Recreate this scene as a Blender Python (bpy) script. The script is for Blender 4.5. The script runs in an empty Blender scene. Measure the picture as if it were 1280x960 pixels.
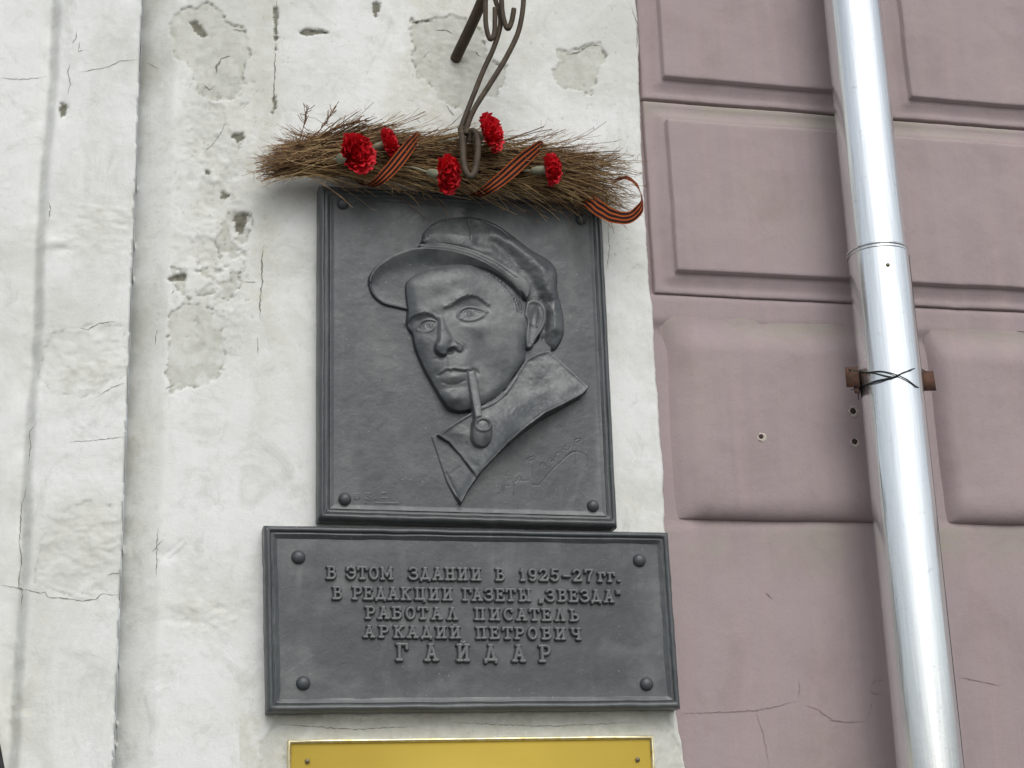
import bpy, math, random
import numpy as np
from mathutils import Vector, Matrix
random.seed(7); rng = np.random.RandomState(11)
S = bpy.context.scene; COL = S.collection

# ------------------------------------------------------------------ camera, solved from the wall's two vanishing points
_V = np.array([-230., 6650.]); _H = np.array([9010., -330.])
F = math.sqrt(-(_V @ _H))
AZ = np.array([_V[0], _V[1], -F]); AX = np.array([_H[0], _H[1], -F])
AZ /= np.linalg.norm(AZ); AX /= np.linalg.norm(AX); AY = np.cross(AZ, AX)
D, EYE = 3.10976, 1.6
cam = bpy.data.objects.new('camera', bpy.data.cameras.new('camera')); COL.objects.link(cam)
cam.matrix_world = Matrix([[*AX, 0], [*AY, -D], [*AZ, EYE], [0, 0, 0, 1]])
cam.data.sensor_width = 36; cam.data.lens = 36 * F / 1280; cam.data.clip_start = .05; cam.data.clip_end = 500
S.camera = cam
def un(px, py, out=0.):                       # point of the wall plane (moved out by `out` metres) seen at a photo position
    cx, cy = (px - 640) / F, -(py - 480) / F
    r = [a[0]*cx + a[1]*cy - a[2] for a in (AX, AY, AZ)]
    k = (D - out) / r[1]
    return Vector((r[0]*k, -out, EYE + r[2]*k))
def proj(x, y, z):                            # the inverse, for arrays
    p = np.stack([x, y + D, z - EYE], -1)
    M = np.stack([AX, AY, AZ])                # rows: world axes in camera coords
    c = p @ M
    return 640 + F*c[..., 0]/(-c[..., 2]), 480 - F*c[..., 1]/(-c[..., 2])

# ------------------------------------------------------------------ daylight: pale overcast sky, very soft sun
SUN_EL, SUN_AZ = math.radians(46), math.radians(6)       # azimuth from the wall's normal, positive = from the right
W = bpy.data.worlds.new('World'); S.world = W; W.use_nodes = True
wn = W.node_tree.nodes; wl = W.node_tree.links; wn.clear()
sky = wn.new('ShaderNodeTexSky'); sky.sky_type = 'NISHITA'; sky.sun_disc = False
sky.sun_elevation = SUN_EL; sky.sun_rotation = math.radians(180) - SUN_AZ
sky.air_density = 1.0; sky.dust_density = 3.0; sky.ozone_density = 1.0
hsv = wn.new('ShaderNodeHueSaturation'); hsv.inputs['Saturation'].default_value = .30
bg = wn.new('ShaderNodeBackground'); bg.inputs[1].default_value = .15
wo = wn.new('ShaderNodeOutputWorld')
wl.new(sky.outputs[0], hsv.inputs['Color']); wl.new(hsv.outputs[0], bg.inputs[0]); wl.new(bg.outputs[0], wo.inputs[0])
sun = bpy.data.objects.new('sun', bpy.data.lights.new('sun', 'SUN')); COL.objects.link(sun)
sun.data.energy = .65; sun.data.angle = math.radians(40); sun.data.color = (1, .985, .96)
sd = Vector((math.sin(SUN_AZ)*math.cos(SUN_EL), -math.cos(SUN_AZ)*math.cos(SUN_EL), math.sin(SUN_EL)))
sun.rotation_euler = sd.to_track_quat('Z', 'Y').to_euler(); sun.location = (0, -5, 8)
S.view_settings.view_transform = 'Standard'; S.view_settings.look = 'None'
S.view_settings.exposure = 0.15; S.view_settings.gamma = 1.0

# ------------------------------------------------------------------ numpy noise and shape helpers
_T = rng.rand(256, 256)
def vnoise(u, v, seed=0):
    u = u + seed*17.31; v = v + seed*9.77
    iu = np.floor(u).astype(int); iv = np.floor(v).astype(int); fu = u-iu; fv = v-iv
    fu = fu*fu*(3-2*fu); fv = fv*fv*(3-2*fv)
    a = _T[iu % 256, iv % 256]; b = _T[(iu+1) % 256, iv % 256]; c = _T[iu % 256, (iv+1) % 256]; d = _T[(iu+1) % 256, (iv+1) % 256]
    return (a*(1-fu)+b*fu)*(1-fv) + (c*(1-fu)+d*fu)*fv
def fbm(u, v, seed=0, o=4):
    s = 0; a = .5; t = 0
    for k in range(o):
        s = s + a*vnoise(u*2**k, v*2**k, seed+k*3); t += a; a *= .5
    return s/t
def ss(a, b, x):
    t = np.clip((x-a)/(b-a), 0, 1); return t*t*(3-2*t)
def seg_d(U, V, a, b):
    ax, ay = a; bx, by = b; dx, dy = bx-ax, by-ay
    t = np.clip(((U-ax)*dx + (V-ay)*dy)/(dx*dx+dy*dy+1e-9), 0, 1)
    return np.hypot(U-ax-t*dx, V-ay-t*dy)
def line_d(U, V, pts):
    d = np.full(np.shape(U), 1e9)
    for a, b in zip(pts[:-1], pts[1:]): d = np.minimum(d, seg_d(U, V, a, b))
    return d
def poly_in(U, V, pts):
    r = np.zeros(np.shape(U), bool); n = len(pts)
    for i in range(n):
        x1, y1 = pts[i]; x2, y2 = pts[(i+1) % n]
        if y1 == y2: continue
        c = ((y1 > V) != (y2 > V)) & (U < (x2-x1)*(V-y1)/(y2-y1)+x1)
        r ^= c
    return r
def depth(U, V, pts):                          # positive inside a polygon, distance to its edge
    d = np.full(np.shape(U), -50.); m = 40
    xs = [p[0] for p in pts]; ys = [p[1] for p in pts]
    w = (U > min(xs)-m) & (U < max(xs)+m) & (V > min(ys)-m) & (V < max(ys)+m)
    u, v = U[w], V[w]
    e = line_d(u, v, list(pts)+[pts[0]])
    d[w] = np.where(poly_in(u, v, pts), e, -e); return d
def spline(pts, n=5, closed=False):
    P = [np.array(p, float) for p in pts]; out = []; N = len(P)
    rngi = range(N if closed else N-1)
    for i in rngi:
        if closed: p0, p1, p2, p3 = P[i-1], P[i], P[(i+1) % N], P[(i+2) % N]
        else: p0, p1, p2, p3 = P[max(i-1, 0)], P[i], P[i+1], P[min(i+2, N-1)]
        for k in range(n):
            t = k/n; out.append(tuple(.5*((2*p1)+(-p0+p2)*t+(2*p0-5*p1+4*p2-p3)*t*t+(-p0+3*p1-3*p2+p3)*t**3)))
    if not closed: out.append(tuple(P[-1]))
    return out
def g2(U, V, cx, cy, sx, sy, ang=0):
    a = math.radians(ang); x = (U-cx)*math.cos(a)+(V-cy)*math.sin(a); y = -(U-cx)*math.sin(a)+(V-cy)*math.cos(a)
    return np.exp(-(x/sx)**2-(y/sy)**2)

# ------------------------------------------------------------------ scene bookkeeping
def props(o, label=None, cat=None, group=None, kind=None):
    for k, v in (('label', label), ('category', cat), ('group', group), ('kind', kind)):
        if v: o[k] = v
    return o
def empty(name, loc, label, cat, group=None):
    o = bpy.data.objects.new(name, None); COL.objects.link(o); o.location = loc; o.empty_display_size = .05
    return props(o, label, cat, group)
def link(name, me, mat=None, parent=None, smooth=True):
    o = bpy.data.objects.new(name, me); COL.objects.link(o)
    if mat and not len(me.materials): me.materials.append(mat)
    if parent is not None:
        o.parent = parent; L = parent; off = Vector((0, 0, 0))
        while L is not None: off += L.location; L = L.parent
        o.location = -off if me.get('world', 1) else Vector((0, 0, 0))
        o['_o'] = 1
    if smooth: me.polygons.foreach_set('use_smooth', np.ones(len(me.polygons), bool))
    return o
def rawmesh(name, co, quads, attrs=None, tris=None):
    me = bpy.data.meshes.new(name); co = np.asarray(co, np.float32).reshape(-1, 3)
    q = np.asarray(quads, np.int32).reshape(-1, 4) if quads is not None else np.zeros((0, 4), np.int32)
    t = np.asarray(tris, np.int32).reshape(-1, 3) if tris is not None else np.zeros((0, 3), np.int32)
    me.vertices.add(len(co)); me.vertices.foreach_set('co', co.ravel())
    me.loops.add(q.size+t.size); me.loops.foreach_set('vertex_index', np.concatenate([q.ravel(), t.ravel()]))
    me.polygons.add(len(q)+len(t))
    me.polygons.foreach_set('loop_start', np.concatenate([np.arange(len(q))*4, q.size+np.arange(len(t))*3]).astype(np.int32))
    me.polygons.foreach_set('loop_total', np.concatenate([np.full(len(q), 4), np.full(len(t), 3)]).astype(np.int32))
    for k, a in (attrs or {}).items():
        at = me.attributes.new(k, 'FLOAT', 'POINT'); at.data.foreach_set('value', np.asarray(a, np.float32).ravel())
    me.update(calc_edges=True); return me
def gridq(n, m, flip=False):
    i = np.arange(n*m).reshape(n, m); q = np.stack([i[:-1, :-1], i[:-1, 1:], i[1:, 1:], i[1:, :-1]], -1)
    return q[..., ::-1].reshape(-1, 4) if flip else q.reshape(-1, 4)
def gridmesh(name, X, Y, Z, attrs=None):
    n, m = X.shape
    return rawmesh(name, np.stack([X, Y, Z], -1), gridq(n, m), attrs)
def tube(name, pts, rad, sides=10, caps=True):
    co, q, t = tube_data(pts, rad, sides, caps); return rawmesh(name, co, q, tris=t)
def tube_data(pts, rad, sides=10, caps=True, base=0):
    P = [Vector(p) for p in pts]; n = len(P)
    R = rad if hasattr(rad, '__len__') else [rad]*n
    co = []; up = Vector((.13, .2, 1)).normalized(); prev = None
    for i in range(n):
        d = (P[min(i+1, n-1)]-P[max(i-1, 0)]).normalized()
        a = (prev - d*prev.dot(d)) if prev is not None else d.cross(up)
        if a.length < 1e-6: a = d.cross(Vector((1, 0, 0)))
        a.normalize(); b = d.cross(a); prev = a
        for k in range(sides):
            th = 2*math.pi*k/sides; co.append(P[i]+(a*math.cos(th)+b*math.sin(th))*R[i])
    q = [(base+i*sides+k, base+i*sides+(k+1) % sides, base+(i+1)*sides+(k+1) % sides, base+(i+1)*sides+k) for i in range(n-1) for k in range(sides)]
    t = []
    if caps:
        c0 = len(co); co.append(P[0]); co.append(P[-1])
        for k in range(sides):
            t.append((base+c0, base+(k+1) % sides, base+k)); t.append((base+c0+1, base+(n-1)*sides+k, base+(n-1)*sides+(k+1) % sides))
    return [tuple(c) for c in co], q, t
def lathe(name, prof, sides=24, axis='z'):                 # prof: (radius, height)
    co = []; n = len(prof)
    for r, h in prof:
        for k in range(sides):
            a = 2*math.pi*k/sides
            co.append((r*math.cos(a), r*math.sin(a), h) if axis == 'z' else (r*math.cos(a), -h, r*math.sin(a)))
    q = [(i*sides+k, i*sides+(k+1) % sides, (i+1)*sides+(k+1) % sides, (i+1)*sides+k) for i in range(n-1) for k in range(sides)]
    if axis == 'y': pass
    return rawmesh(name, co, q)
def csp(pts, n=6): return spline(pts, n)               # works for 3-D points too

# ------------------------------------------------------------------ materials
def new_mat(name):
    m = bpy.data.materials.new(name); m.use_nodes = True; nt = m.node_tree; b = nt.nodes['Principled BSDF']
    return m, nt, b
class N:                                               # tiny node-tree writer
    def __init__(s, nt): s.nt = nt; s.co = nt.nodes.new('ShaderNodeTexCoord').outputs['Object']
    def vec(s, scale=(1, 1, 1)):
        m = s.nt.nodes.new('ShaderNodeMapping'); m.inputs['Scale'].default_value = scale; s.nt.links.new(s.co, m.inputs[0]); return m.outputs[0]
    def noise(s, scale, detail=5, rough=.55, v=None, dist=0):
        n = s.nt.nodes.new('ShaderNodeTexNoise'); n.inputs['Scale'].default_value = scale; n.inputs['Detail'].default_value = detail
        n.inputs['Roughness'].default_value = rough; n.inputs['Distortion'].default_value = dist
        s.nt.links.new(v if v is not None else s.co, n.inputs['Vector']); return n.outputs['Fac']
    def ramp(s, f, a, b, lo=0., hi=1.):
        n = s.nt.nodes.new('ShaderNodeMapRange'); n.inputs['From Min'].default_value = a; n.inputs['From Max'].default_value = b
        n.inputs['To Min'].default_value = lo; n.inputs['To Max'].default_value = hi; s.nt.links.new(f, n.inputs['Value']); return n.outputs[0]
    def mix(s, f, a, b):
        n = s.nt.nodes.new('ShaderNodeMix'); n.data_type = 'RGBA'
        for v, i in ((f, 0), (a, 6), (b, 7)):
            if isinstance(v, (int, float)): n.inputs[i].default_value = v
            elif isinstance(v, tuple): n.inputs[i].default_value = (*v, 1)
            else: s.nt.links.new(v, n.inputs[i])
        return n.outputs[2]
    def math(s, op, a, b):
        n = s.nt.nodes.new('ShaderNodeMath'); n.operation = op
        for v, i in ((a, 0), (b, 1)):
            if isinstance(v, (int, float)): n.inputs[i].default_value = v
            else: s.nt.links.new(v, n.inputs[i])
        return n.outputs[0]
    def attr(s, name):
        n = s.nt.nodes.new('ShaderNodeAttribute'); n.attribute_name = name; return n.outputs['Fac']
    def bump(s, h, dist, strength=1., b=None):
        n = s.nt.nodes.new('ShaderNodeBump'); n.inputs['Distance'].default_value = dist; n.inputs['Strength'].default_value = strength
        s.nt.links.new(h, n.inputs['Height'])
        if b is not None: s.nt.links.new(b, n.inputs['Normal'])
        return n.outputs[0]
def setb(nt, b, color=None, rough=None, metal=None, normal=None, spec=None):
    for v, k in ((color, 'Base Color'), (rough, 'Roughness'), (metal, 'Metallic'), (normal, 'Normal'), (spec, 'Specular IOR Level')):
        if v is None: continue
        if isinstance(v, tuple): b.inputs[k].default_value = (*v, 1)
        elif isinstance(v, (int, float)): b.inputs[k].default_value = v
        else: nt.links.new(v, b.inputs[k])

def m_white():
    m, nt, b = new_mat('white_limewash'); n = N(nt)
    c = n.mix(n.ramp(n.noise(5, 6, .6), .35, .7), (.80, .815, .80), (.74, .755, .735))
    c = n.mix(n.ramp(n.noise(38, 6, .7), .56, .72, 0, .55), c, (.60, .61, .57))
    c = n.mix(n.ramp(n.noise(60, 5, .7, n.vec((1, 1, .12))), .58, .75, 0, .35), c, (.62, .63, .60))
    c = n.mix(n.math('MULTIPLY', n.attr('dirt'), n.ramp(n.noise(26, 7, .7), .3, .62)), c, (.60, .60, .515))
    c = n.mix(n.ramp(n.noise(2.6, 8, .7, None, .6), .47, .62, 0, .8), c, (.60, .61, .565))
    c = n.mix(n.ramp(n.noise(9, 8, .75, None, .8), .53, .66, 0, .7), c, (.56, .57, .53))
    c = n.mix(n.attr('peel'), c, n.mix(n.ramp(n.noise(45, 6, .65), .35, .65), (.60, .61, .555), (.49, .50, .44)))
    c = n.mix(n.attr('dark'), c, n.mix(n.noise(120, 4), (.13, .125, .095), (.25, .25, .20)))
    c = n.mix(n.ramp(n.noise(150, 3, .6), .70, .78, 0, .6), c, (.33, .33, .29))
    h = n.bump(n.noise(40, 9, .75), .0022, .8); h = n.bump(n.noise(420, 4, .6), .0005, .7, h)
    setb(nt, b, c, .85, 0, h, .25); return m
def m_pink():
    m, nt, b = new_mat('mauve_paint'); n = N(nt)
    c = n.mix(n.ramp(n.noise(3, 5, .6), .3, .7), (.365, .298, .304), (.315, .252, .260))
    c = n.mix(n.ramp(n.noise(24, 6, .65, n.vec((1, 1, .05))), .42, .7, 0, .7), c, (.385, .31, .30))
    c = n.mix(n.ramp(n.noise(70, 6, .7), .6, .78, 0, .4), c, (.22, .165, .17))
    c = n.mix(n.math('MULTIPLY', n.attr('dirt'), n.ramp(n.noise(14, 6, .65, n.vec((.5, 1, 2.2))), .3, .62)), c, (.335, .32, .255))
    c = n.mix(n.ramp(n.noise(6, 8, .75, None, .5), .52, .68, 0, .45), c, (.27, .225, .205))
    c = n.mix(n.attr('dark'), c, (.10, .075, .07))
    c = n.mix(n.ramp(n.noise(170, 3, .5), .74, .79, 0, .6), c, (.16, .11, .11))
    h = n.bump(n.noise(30, 9, .7), .0022, .8); h = n.bump(n.noise(260, 4, .65), .0005, .8, h)
    setb(nt, b, c, .72, 0, h, .3); return m
def m_bronze(name='painted_cast_metal', k=1.0):
    m, nt, b = new_mat(name); n = N(nt)
    c = n.mix(n.ramp(n.noise(7, 6, .65), .3, .7), (.064*k, .075*k, .081*k), (.102*k, .117*k, .122*k))
    c = n.mix(n.ramp(n.noise(11, 6, .7, n.vec((1, 1, .35)), 1.2), .50, .70, 0, .65), c, (.165*k, .185*k, .185*k))
    c = n.mix(n.ramp(n.noise(4.5, 7, .72, None, .8), .50, .64, 0, .55), c, (.062*k, .074*k, .081*k))
    c = n.mix(n.ramp(n.noise(45, 6, .75), .60, .74, 0, .5), c, (.19*k, .205*k, .20*k))
    c = n.mix(n.math('MULTIPLY', n.attr('dust_light'), n.ramp(n.noise(40, 6, .7), .25, .6, .2, 1)), c, (.23*k, .25*k, .245*k))  # dust, plus highlights painted on the letters and raised relief
    c = n.mix(n.ramp(n.noise(230, 2, .5), .745, .77, 0, .8), c, (.45, .47, .45))
    c = n.mix(n.attr('dark'), c, (.03, .034, .037))
    r = n.ramp(n.noise(18, 6, .6), .3, .7, .30, .50)
    h = n.bump(n.noise(28, 7, .65), .0018, .6); h = n.bump(n.noise(150, 5, .7), .0006, .7, h)
    setb(nt, b, c, r, 0, h, .6); return m
def m_zinc():
    m, nt, b = new_mat('galvanised_steel'); n = N(nt)
    c = n.mix(n.ramp(n.noise(14, 6, .6, n.vec((1, 1, .1))), .3, .7), (.88, .91, .92), (.70, .74, .76))
    c = n.mix(n.ramp(n.noise(60, 6, .7), .6, .75, 0, .5), c, (.45, .48, .49))
    r = n.ramp(n.noise(20, 6, .6, n.vec((1, 1, .12))), .3, .7, .13, .30)
    h = n.bump(n.noise(16, 4, .55, n.vec((1, 1, .06))), .006, .7); h = n.bump(n.noise(70, 5, .6), .0004, .4, h)
    setb(nt, b, c, r, .9, h); return m
def m_simple(name, c1, c2, scale, rough=.7, metal=0, bump=.0006, bs=200, spec=.4, th=(.35, .65)):
    m, nt, b = new_mat(name); n = N(nt)
    c = n.mix(n.ramp(n.noise(scale, 5, .6), *th), c1, c2)
    setb(nt, b, c, rough, metal, n.bump(n.noise(bs, 5, .6), bump, .7), spec); return m
WHITE, PINK, BRONZE, ZINC = m_white(), m_pink(), m_bronze(k=.62), m_zinc()
RUST = m_simple('rusty_sheet', (.11, .052, .03), (.06, .034, .024), 60, .85)
IRON = m_simple('weathered_iron', (.048, .036, .024), (.085, .064, .043), 40, .7, .2)
GOLD = m_simple('gold_sheet', (.53, .385, .058), (.48, .345, .052), 3, .6, .1, .0002, 60)
GOLDRIM = m_simple('pale_brass_rim', (.55, .46, .20), (.75, .70, .50), 60, .3, .8, .0002)
SCREW = m_simple('dull_screw', (.16, .13, .07), (.28, .24, .15), 200, .5, .7)
TWIG = m_simple('dry_twig', (.30, .18, .088), (.16, .095, .05), 70, .9)
STRAW = m_simple('dry_straw', (.54, .385, .19), (.34, .23, .11), 60, .85)
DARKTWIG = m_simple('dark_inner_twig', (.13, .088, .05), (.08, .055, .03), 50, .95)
RED = m_simple('red_petal', (.80, .014, .028), (.58, .008, .018), 120, .6, 0, .0004)
CALYX = m_simple('pale_calyx', (.30, .30, .21), (.21, .22, .15), 60, .7)
ORANGE = m_simple('orange_ribbon', (.34, .078, .022), (.27, .058, .018), 300, .9, 0, .0001, 200, .1)
BLACK = m_simple('black_ribbon', (.014, .010, .010), (.02, .014, .013), 300, .9, 0, .0001, 200, .1)
WIRE = m_simple('dark_wire', (.02, .03, .03), (.04, .05, .05), 300, .5, .5)
RUBBER = m_simple('black_rubber', (.015, .015, .016), (.03, .03, .03), 90, .45)
CRACK = m_simple('crack_shadow_dirt', (.17, .165, .14), (.30, .30, .26), 200, .95)
CRACKP = m_simple('crack_in_mauve', (.19, .145, .145), (.29, .23, .23), 200, .95)
ASPH = m_simple('asphalt', (.05, .05, .052), (.065, .065, .065), 40, .9, 0, .003, 150)
PAVE = m_simple('pavement', (.13, .127, .12), (.17, .165, .155), 6, .9, 0, .002, 120)

# ------------------------------------------------------------------ ground
def slab(name, x0, x1, y0, y1, z, mat, h=0.0):
    co = [(x0, y0, z), (x1, y0, z), (x1, y1, z), (x0, y1, z)]
    if h: co += [(x, y, z-h) for x, y, _ in co]; q = [(0, 1, 2, 3), (0, 4, 5, 1), (1, 5, 6, 2), (2, 6, 7, 3), (3, 7, 4, 0)]
    else: q = [(0, 1, 2, 3)]
    o = link(name, rawmesh(name, co, q), mat, smooth=False); return props(o, kind='structure')
slab('road', -60, 60, -90, 1, -.14, ASPH)
slab('pavement', -60, 60, -4.2, .6, 0, PAVE, .139)

# ------------------------------------------------------------------ white plastered wall
def axis(a, d0, d1, b, fine, coarse):
    l = np.linspace(a, d0, max(2, int((d0-a)/coarse)+1))[:-1] if d0 > a else np.array([])
    m = np.linspace(d0, d1, int((d1-d0)/fine)+1)
    r = np.linspace(d1, b, max(2, int((b-d1)/coarse)+1))[1:] if b > d1 else np.array([])
    return np.concatenate([l, m, r])
ZR = axis(0, 1.76, 3.72, 4.7, .0032, .08)
xa = lambda px: un(px, 480).x
XB1, XBR, XCV, XCN = xa(50), xa(160), xa(204), xa(329)
EDGE = np.array([(796, -60), (794.6, 0), (798.7, 40), (799, 90), (800, 137), (803, 200), (805, 250), (812, 354), (816, 380), (818, 430), (821, 478), (824, 520), (829, 583), (830, 620), (831.5, 661), (838, 780), (846, 894), (849, 915), (853, 930), (857, 960), (861, 1010)])
_ep = [un(a, b) for a, b in EDGE]
def edge_x(z):
    zz = np.array([p.z for p in _ep])[::-1]; xx = np.array([p.x for p in _ep])[::-1]
    return np.interp(z, zz, xx) + .0022*(fbm(z*30, z*0+3, 5)-.5)*2 + .0012*(vnoise(z*150, z*0, 8)-.5)
PEEL = {  # patches where the limewash has come off and the grey render shows
 'bracket': [(510,36),(515,27),(541,22),(565,18),(590,24),(603,40),(610,69),(634,82),(631,106),(620,122),(603,124),(590,118),(583,140),(566,132),(548,120),(536,103),(521,98),(522,81),(514,69),(520,58)],
 'right': [(697,62),(712,64),(722,60),(748,53),(757,68),(748,95),(738,118),(722,112),(697,112),(690,92),(700,76)],
 'upper': [(212,14),(226,4),(262,0),(276,10),(285,22),(309,36),(312,62),(303,104),(290,120),(258,118),(244,98),(235,74),(214,62)],
 'grey': [(212,392),(226,378),(252,372),(270,385),(278,405),(284,440),(276,468),(240,482),(216,486),(206,462),(212,430)],
 'rough': [(214,330),(240,336),(262,330),(286,340),(300,352),(288,372),(262,366),(238,372),(222,360)],
 'mid': [(286,262),(314,255),(312,290),(306,335),(290,346),(276,318),(268,300),(276,276)],
 'low': [(350,886),(420,897),(640,893),(830,890),(852,935),(862,990),(820,990),(820,924),(360,926),(350,990),(322,990),(326,930)],
 'band1': [(60,424),(100,410),(155,414),(158,470),(120,498),(70,500),(50,470)],
 'band2': [(62,650),(110,632),(150,640),(150,700),(140,742),(80,745),(44,735),(50,690)],
}
DARK = {
 'a': [(235,21),(247,20),(256,31),(259,39),(251,40),(242,31)],
 'b': [(293,267),(312,262),(306,281),(301,292),(295,284)], 'c': [(77,134),(84,137),(82,150),(76,155),(74,142)],
 'd': [(206,343),(222,338),(234,338),(232,345),(214,347)], 'e': [(288,166),(302,163),(306,170),(298,176)],
 'f': [(466,4),(478,2),(474,14),(469,20)], 'g': [(372,40),(384,36),(402,36),(410,41),(394,43),(380,45)],
 'h': [(256,209),(264,210),(262,216)], 'i': [(341,124),(345,120),(344,136),(341,140)], 'j': [(342,10),(347,8),(346,60),(343,66)],
 'k': [(279,236),(287,241),(283,247),(276,243)],
}
CAV = [  # hollows and bumps: u, v, ru, rv, mm
 (248,28,12,10,-2.5),(275,92,10,9,-3),(283,225,7,16,-3),(300,275,10,16,-3),(220,342,16,6,-2.5),(745,70,22,12,-1.5),(80,145,7,14,-4),
 (66,310,16,7,4),(80,318,12,5,-3),(205,690,14,8,-3),(230,755,30,10,2.2),(245,775,20,6,-2),(125,690,30,20,1.8),(105,460,30,25,1.6),(30,885,16,12,-2.5),(36,855,14,20,2),(196,848,14,10,-2)]
RID = [((60,735),(110,752),.8),((90,262),(160,270),.3),((95,285),(160,292),.3),((135,690),(153,683),1.),((212,692),(232,675),1.),((206,487),(225,478),.8)]
def white_h(X, Z):
    U, V = proj(X, X*0, Z)
    Xw = X + (.022*(fbm(Z*3.5, Z*0+1, 2)-.5)+.008*(fbm(Z*16, X*8, 15)-.5))*np.exp(-((X-XB1)/.07)**2)
    H = np.where(X < XB1-.03, .0, 0) + .027*ss(XB1-.020, XB1+.006, Xw + .006*(fbm(Z*14, Z*0, 7)-.5))
    H = H - .010*np.exp(-((Xw-(XB1-.022))/.014)**2)*(.1+1.3*fbm(Z*9, Z*0, 4)) + .009*(fbm(X*26, Z*12, 14)-.5)*np.exp(-((X-XB1+.01)/.03)**2)
    rec = -.072 + .054*(1-(1-np.clip((Xw-XBR)/(XCV+.006-XBR), 0, 1))**1.25)
    H = np.where(X > XBR, rec, H)
    H = np.where(X > XBR, H + .007*ss(XCN-.03, XCN+.03, Xw) + .011*ss(XCV+.01, XCN, Xw), H)
    ua = fbm(X*3, Z*3, 1)
    H = H + .006*(ua-.5) + .0035*(fbm(X*11, Z*9, 3)-.5) + .0012*(fbm(X*45, Z*45, 6, 3)-.5)
    warp = 7*(fbm(U/14, V/14, 21)-.5); w2 = 4*(fbm(U/5, V/5, 23)-.5)
    peel = np.zeros_like(U); dark = np.zeros_like(U)
    for k, p in PEEL.items():
        d = depth(U, V, p) + warp*1.7 + w2*1.6
        a = ss(-.6, .9, d)
        ring = np.exp(-((d-.2)/1.1)**2)*ss(.48, .60, fbm(U/6, V/6, 36+len(k)))*(.45 if k in ('band1', 'band2', 'low') else .85)  # shadow of the flaking paint edge, put into the dark mask
        if k in ('low',): ring = ring*.3
        dark = np.maximum(dark, ring*.75)
        if k in ('rough', 'mid'): a = a*ss(.46, .56, fbm(U/9, V/9, 31))
        if k in ('upper',): a = a*(.45+.5*ss(.40, .6, fbm(U/11, V/11, 33)))
        if k == 'grey': a = a*(.5+.45*ss(.35, .6, fbm(U/14, V/14, 34)))
        if k in ('band1', 'band2'): a = a*.28*ss(.4, .6, fbm(U/16, V/16, 37))
        if k == 'low': a = a*(.35+.4*ss(.4, .6, fbm(U/12, V/7, 35)))
        peel = np.maximum(peel, a)
    for k, p in DARK.items():
        dark = np.maximum(dark, ss(-1.0, .8, depth(U, V, p) + w2*1.3 + 3.5*(fbm(U/2.2, V/2.2, 24)-.5)))
    # scatter of chips over the recessed strip and near the corner
    chip = ss(.66, .72, fbm(U/9, V/9, 41)*.6+.4*fbm(U/2.4, V/2.4, 47))*np.exp(-((U-280)/60)**2)*ss(60, 120, V)*ss(480, 380, V)
    chip2 = ss(.70, .75, fbm(U/5, V/6, 43)*.6+.4*fbm(U/2, V/2, 48))*((U > 180) & (U < 800))*ss(560, 380, V)
    dark = np.maximum(dark, np.maximum(chip*.42, chip2*.22))
    st_ = .55*np.exp(-((U-262)/52)**2)*ss(40, 160, V)*ss(520, 400, V)*ss(.47, .60, fbm(U/26, V/34, 44))*(.4+.9*fbm(U/5, V/5, 45))
    peel = np.maximum(peel, st_)
    H = H - .0026*ss(.05, .5, peel) - .0042*dark
    for u, v, a, b, mm in CAV:
        H = H + mm/1000*g2(U+warp, V+w2, u, v, a, b)
    for a, b, mm in RID:
        dd = seg_d(U+warp*.6, V+w2, a, b); H = H + mm/1000*(np.exp(-(dd/2.2)**2)-.8*np.exp(-((dd-4)/2.)**2))
    rough = np.maximum.reduce([g2(U, V, 105, 685, 55, 60), g2(U, V, 105, 460, 55, 45), g2(U, V, 120, 290, 50, 35), g2(U, V, 260, 760, 60, 35), g2(U, V, 590, 905, 260, 18), .8*g2(U, V, 270, 250, 50, 180), .8*g2(U, V, 570, 80, 70, 70), .7*g2(U,V,25,880,25,40)])
    H = H + rough*.0045*(fbm(X*60+Z*12, Z*95, 51, 4)-.5)
    dirt = np.clip(.12 + .55*rough + .6*ss(.55, .8, fbm(X*5, Z*3, 61)) + .6*np.exp(-((X-XCN)/.03)**2)*ss(700, 300, V) + .4*ss(395, 330, V)*0, 0, 1)
    dirt = np.maximum(dirt, .9*ss(868, 905, V)*(U > 300)*(U < 860))
    dirt = np.maximum(dirt, .55*np.exp(-((Xw-(XB1-.010))/.012)**2))
    return H, peel, dark, dirt
def wall_part(name, xs_fn, cols, left, right, parent):
    # left/right: list of extra return depths
    n = len(ZR); T = np.asarray(cols)
    x0, x1 = xs_fn(ZR); X = x0[:, None] + (x1-x0)[:, None]*T[None, :]; Z = np.repeat(ZR[:, None], len(T), 1)
    H, pe, da, di = white_h(X, Z)
    if right is not None:                       # worn, slightly rounded arris then the return
        e = (x1[:, None]-X); H = H - .0035*np.exp(-np.maximum(e, 0)/.0028)
        ex = np.stack([H[:, -1]*.6+right*.4, np.full(n, right)], 1); H = np.concatenate([H, ex], 1)
        X = np.concatenate([X, X[:, -1:]-.001, X[:, -1:]-.001], 1); Z = np.concatenate([Z, Z[:, -1:], Z[:, -1:]], 1)
        pe, da, di = [np.concatenate([a, a[:, -1:], a[:, -1:]], 1) for a in (pe, da, di)]
    me = gridmesh(name, X, -H, Z, {'peel': pe, 'dark': da, 'dirt': di})
    return link(name, me, WHITE, parent)
white = empty('white_wall', (0, 0, 0), 'white limewashed wall with raised band, recessed strip and peeling plaster around the dark plaques', 'wall')
bx = lambda z: XBR + .0014*(fbm(z*40, z*0, 12)-.5)*2
tA = axis(-1.6, xa(-60), XBR, XBR, .0035, .1); tA = (tA-tA[0])/(tA[-1]-tA[0])
wall_part('raised_band', lambda z: (z*0-1.6, bx(z)), tA, None, -.06, white)
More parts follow.
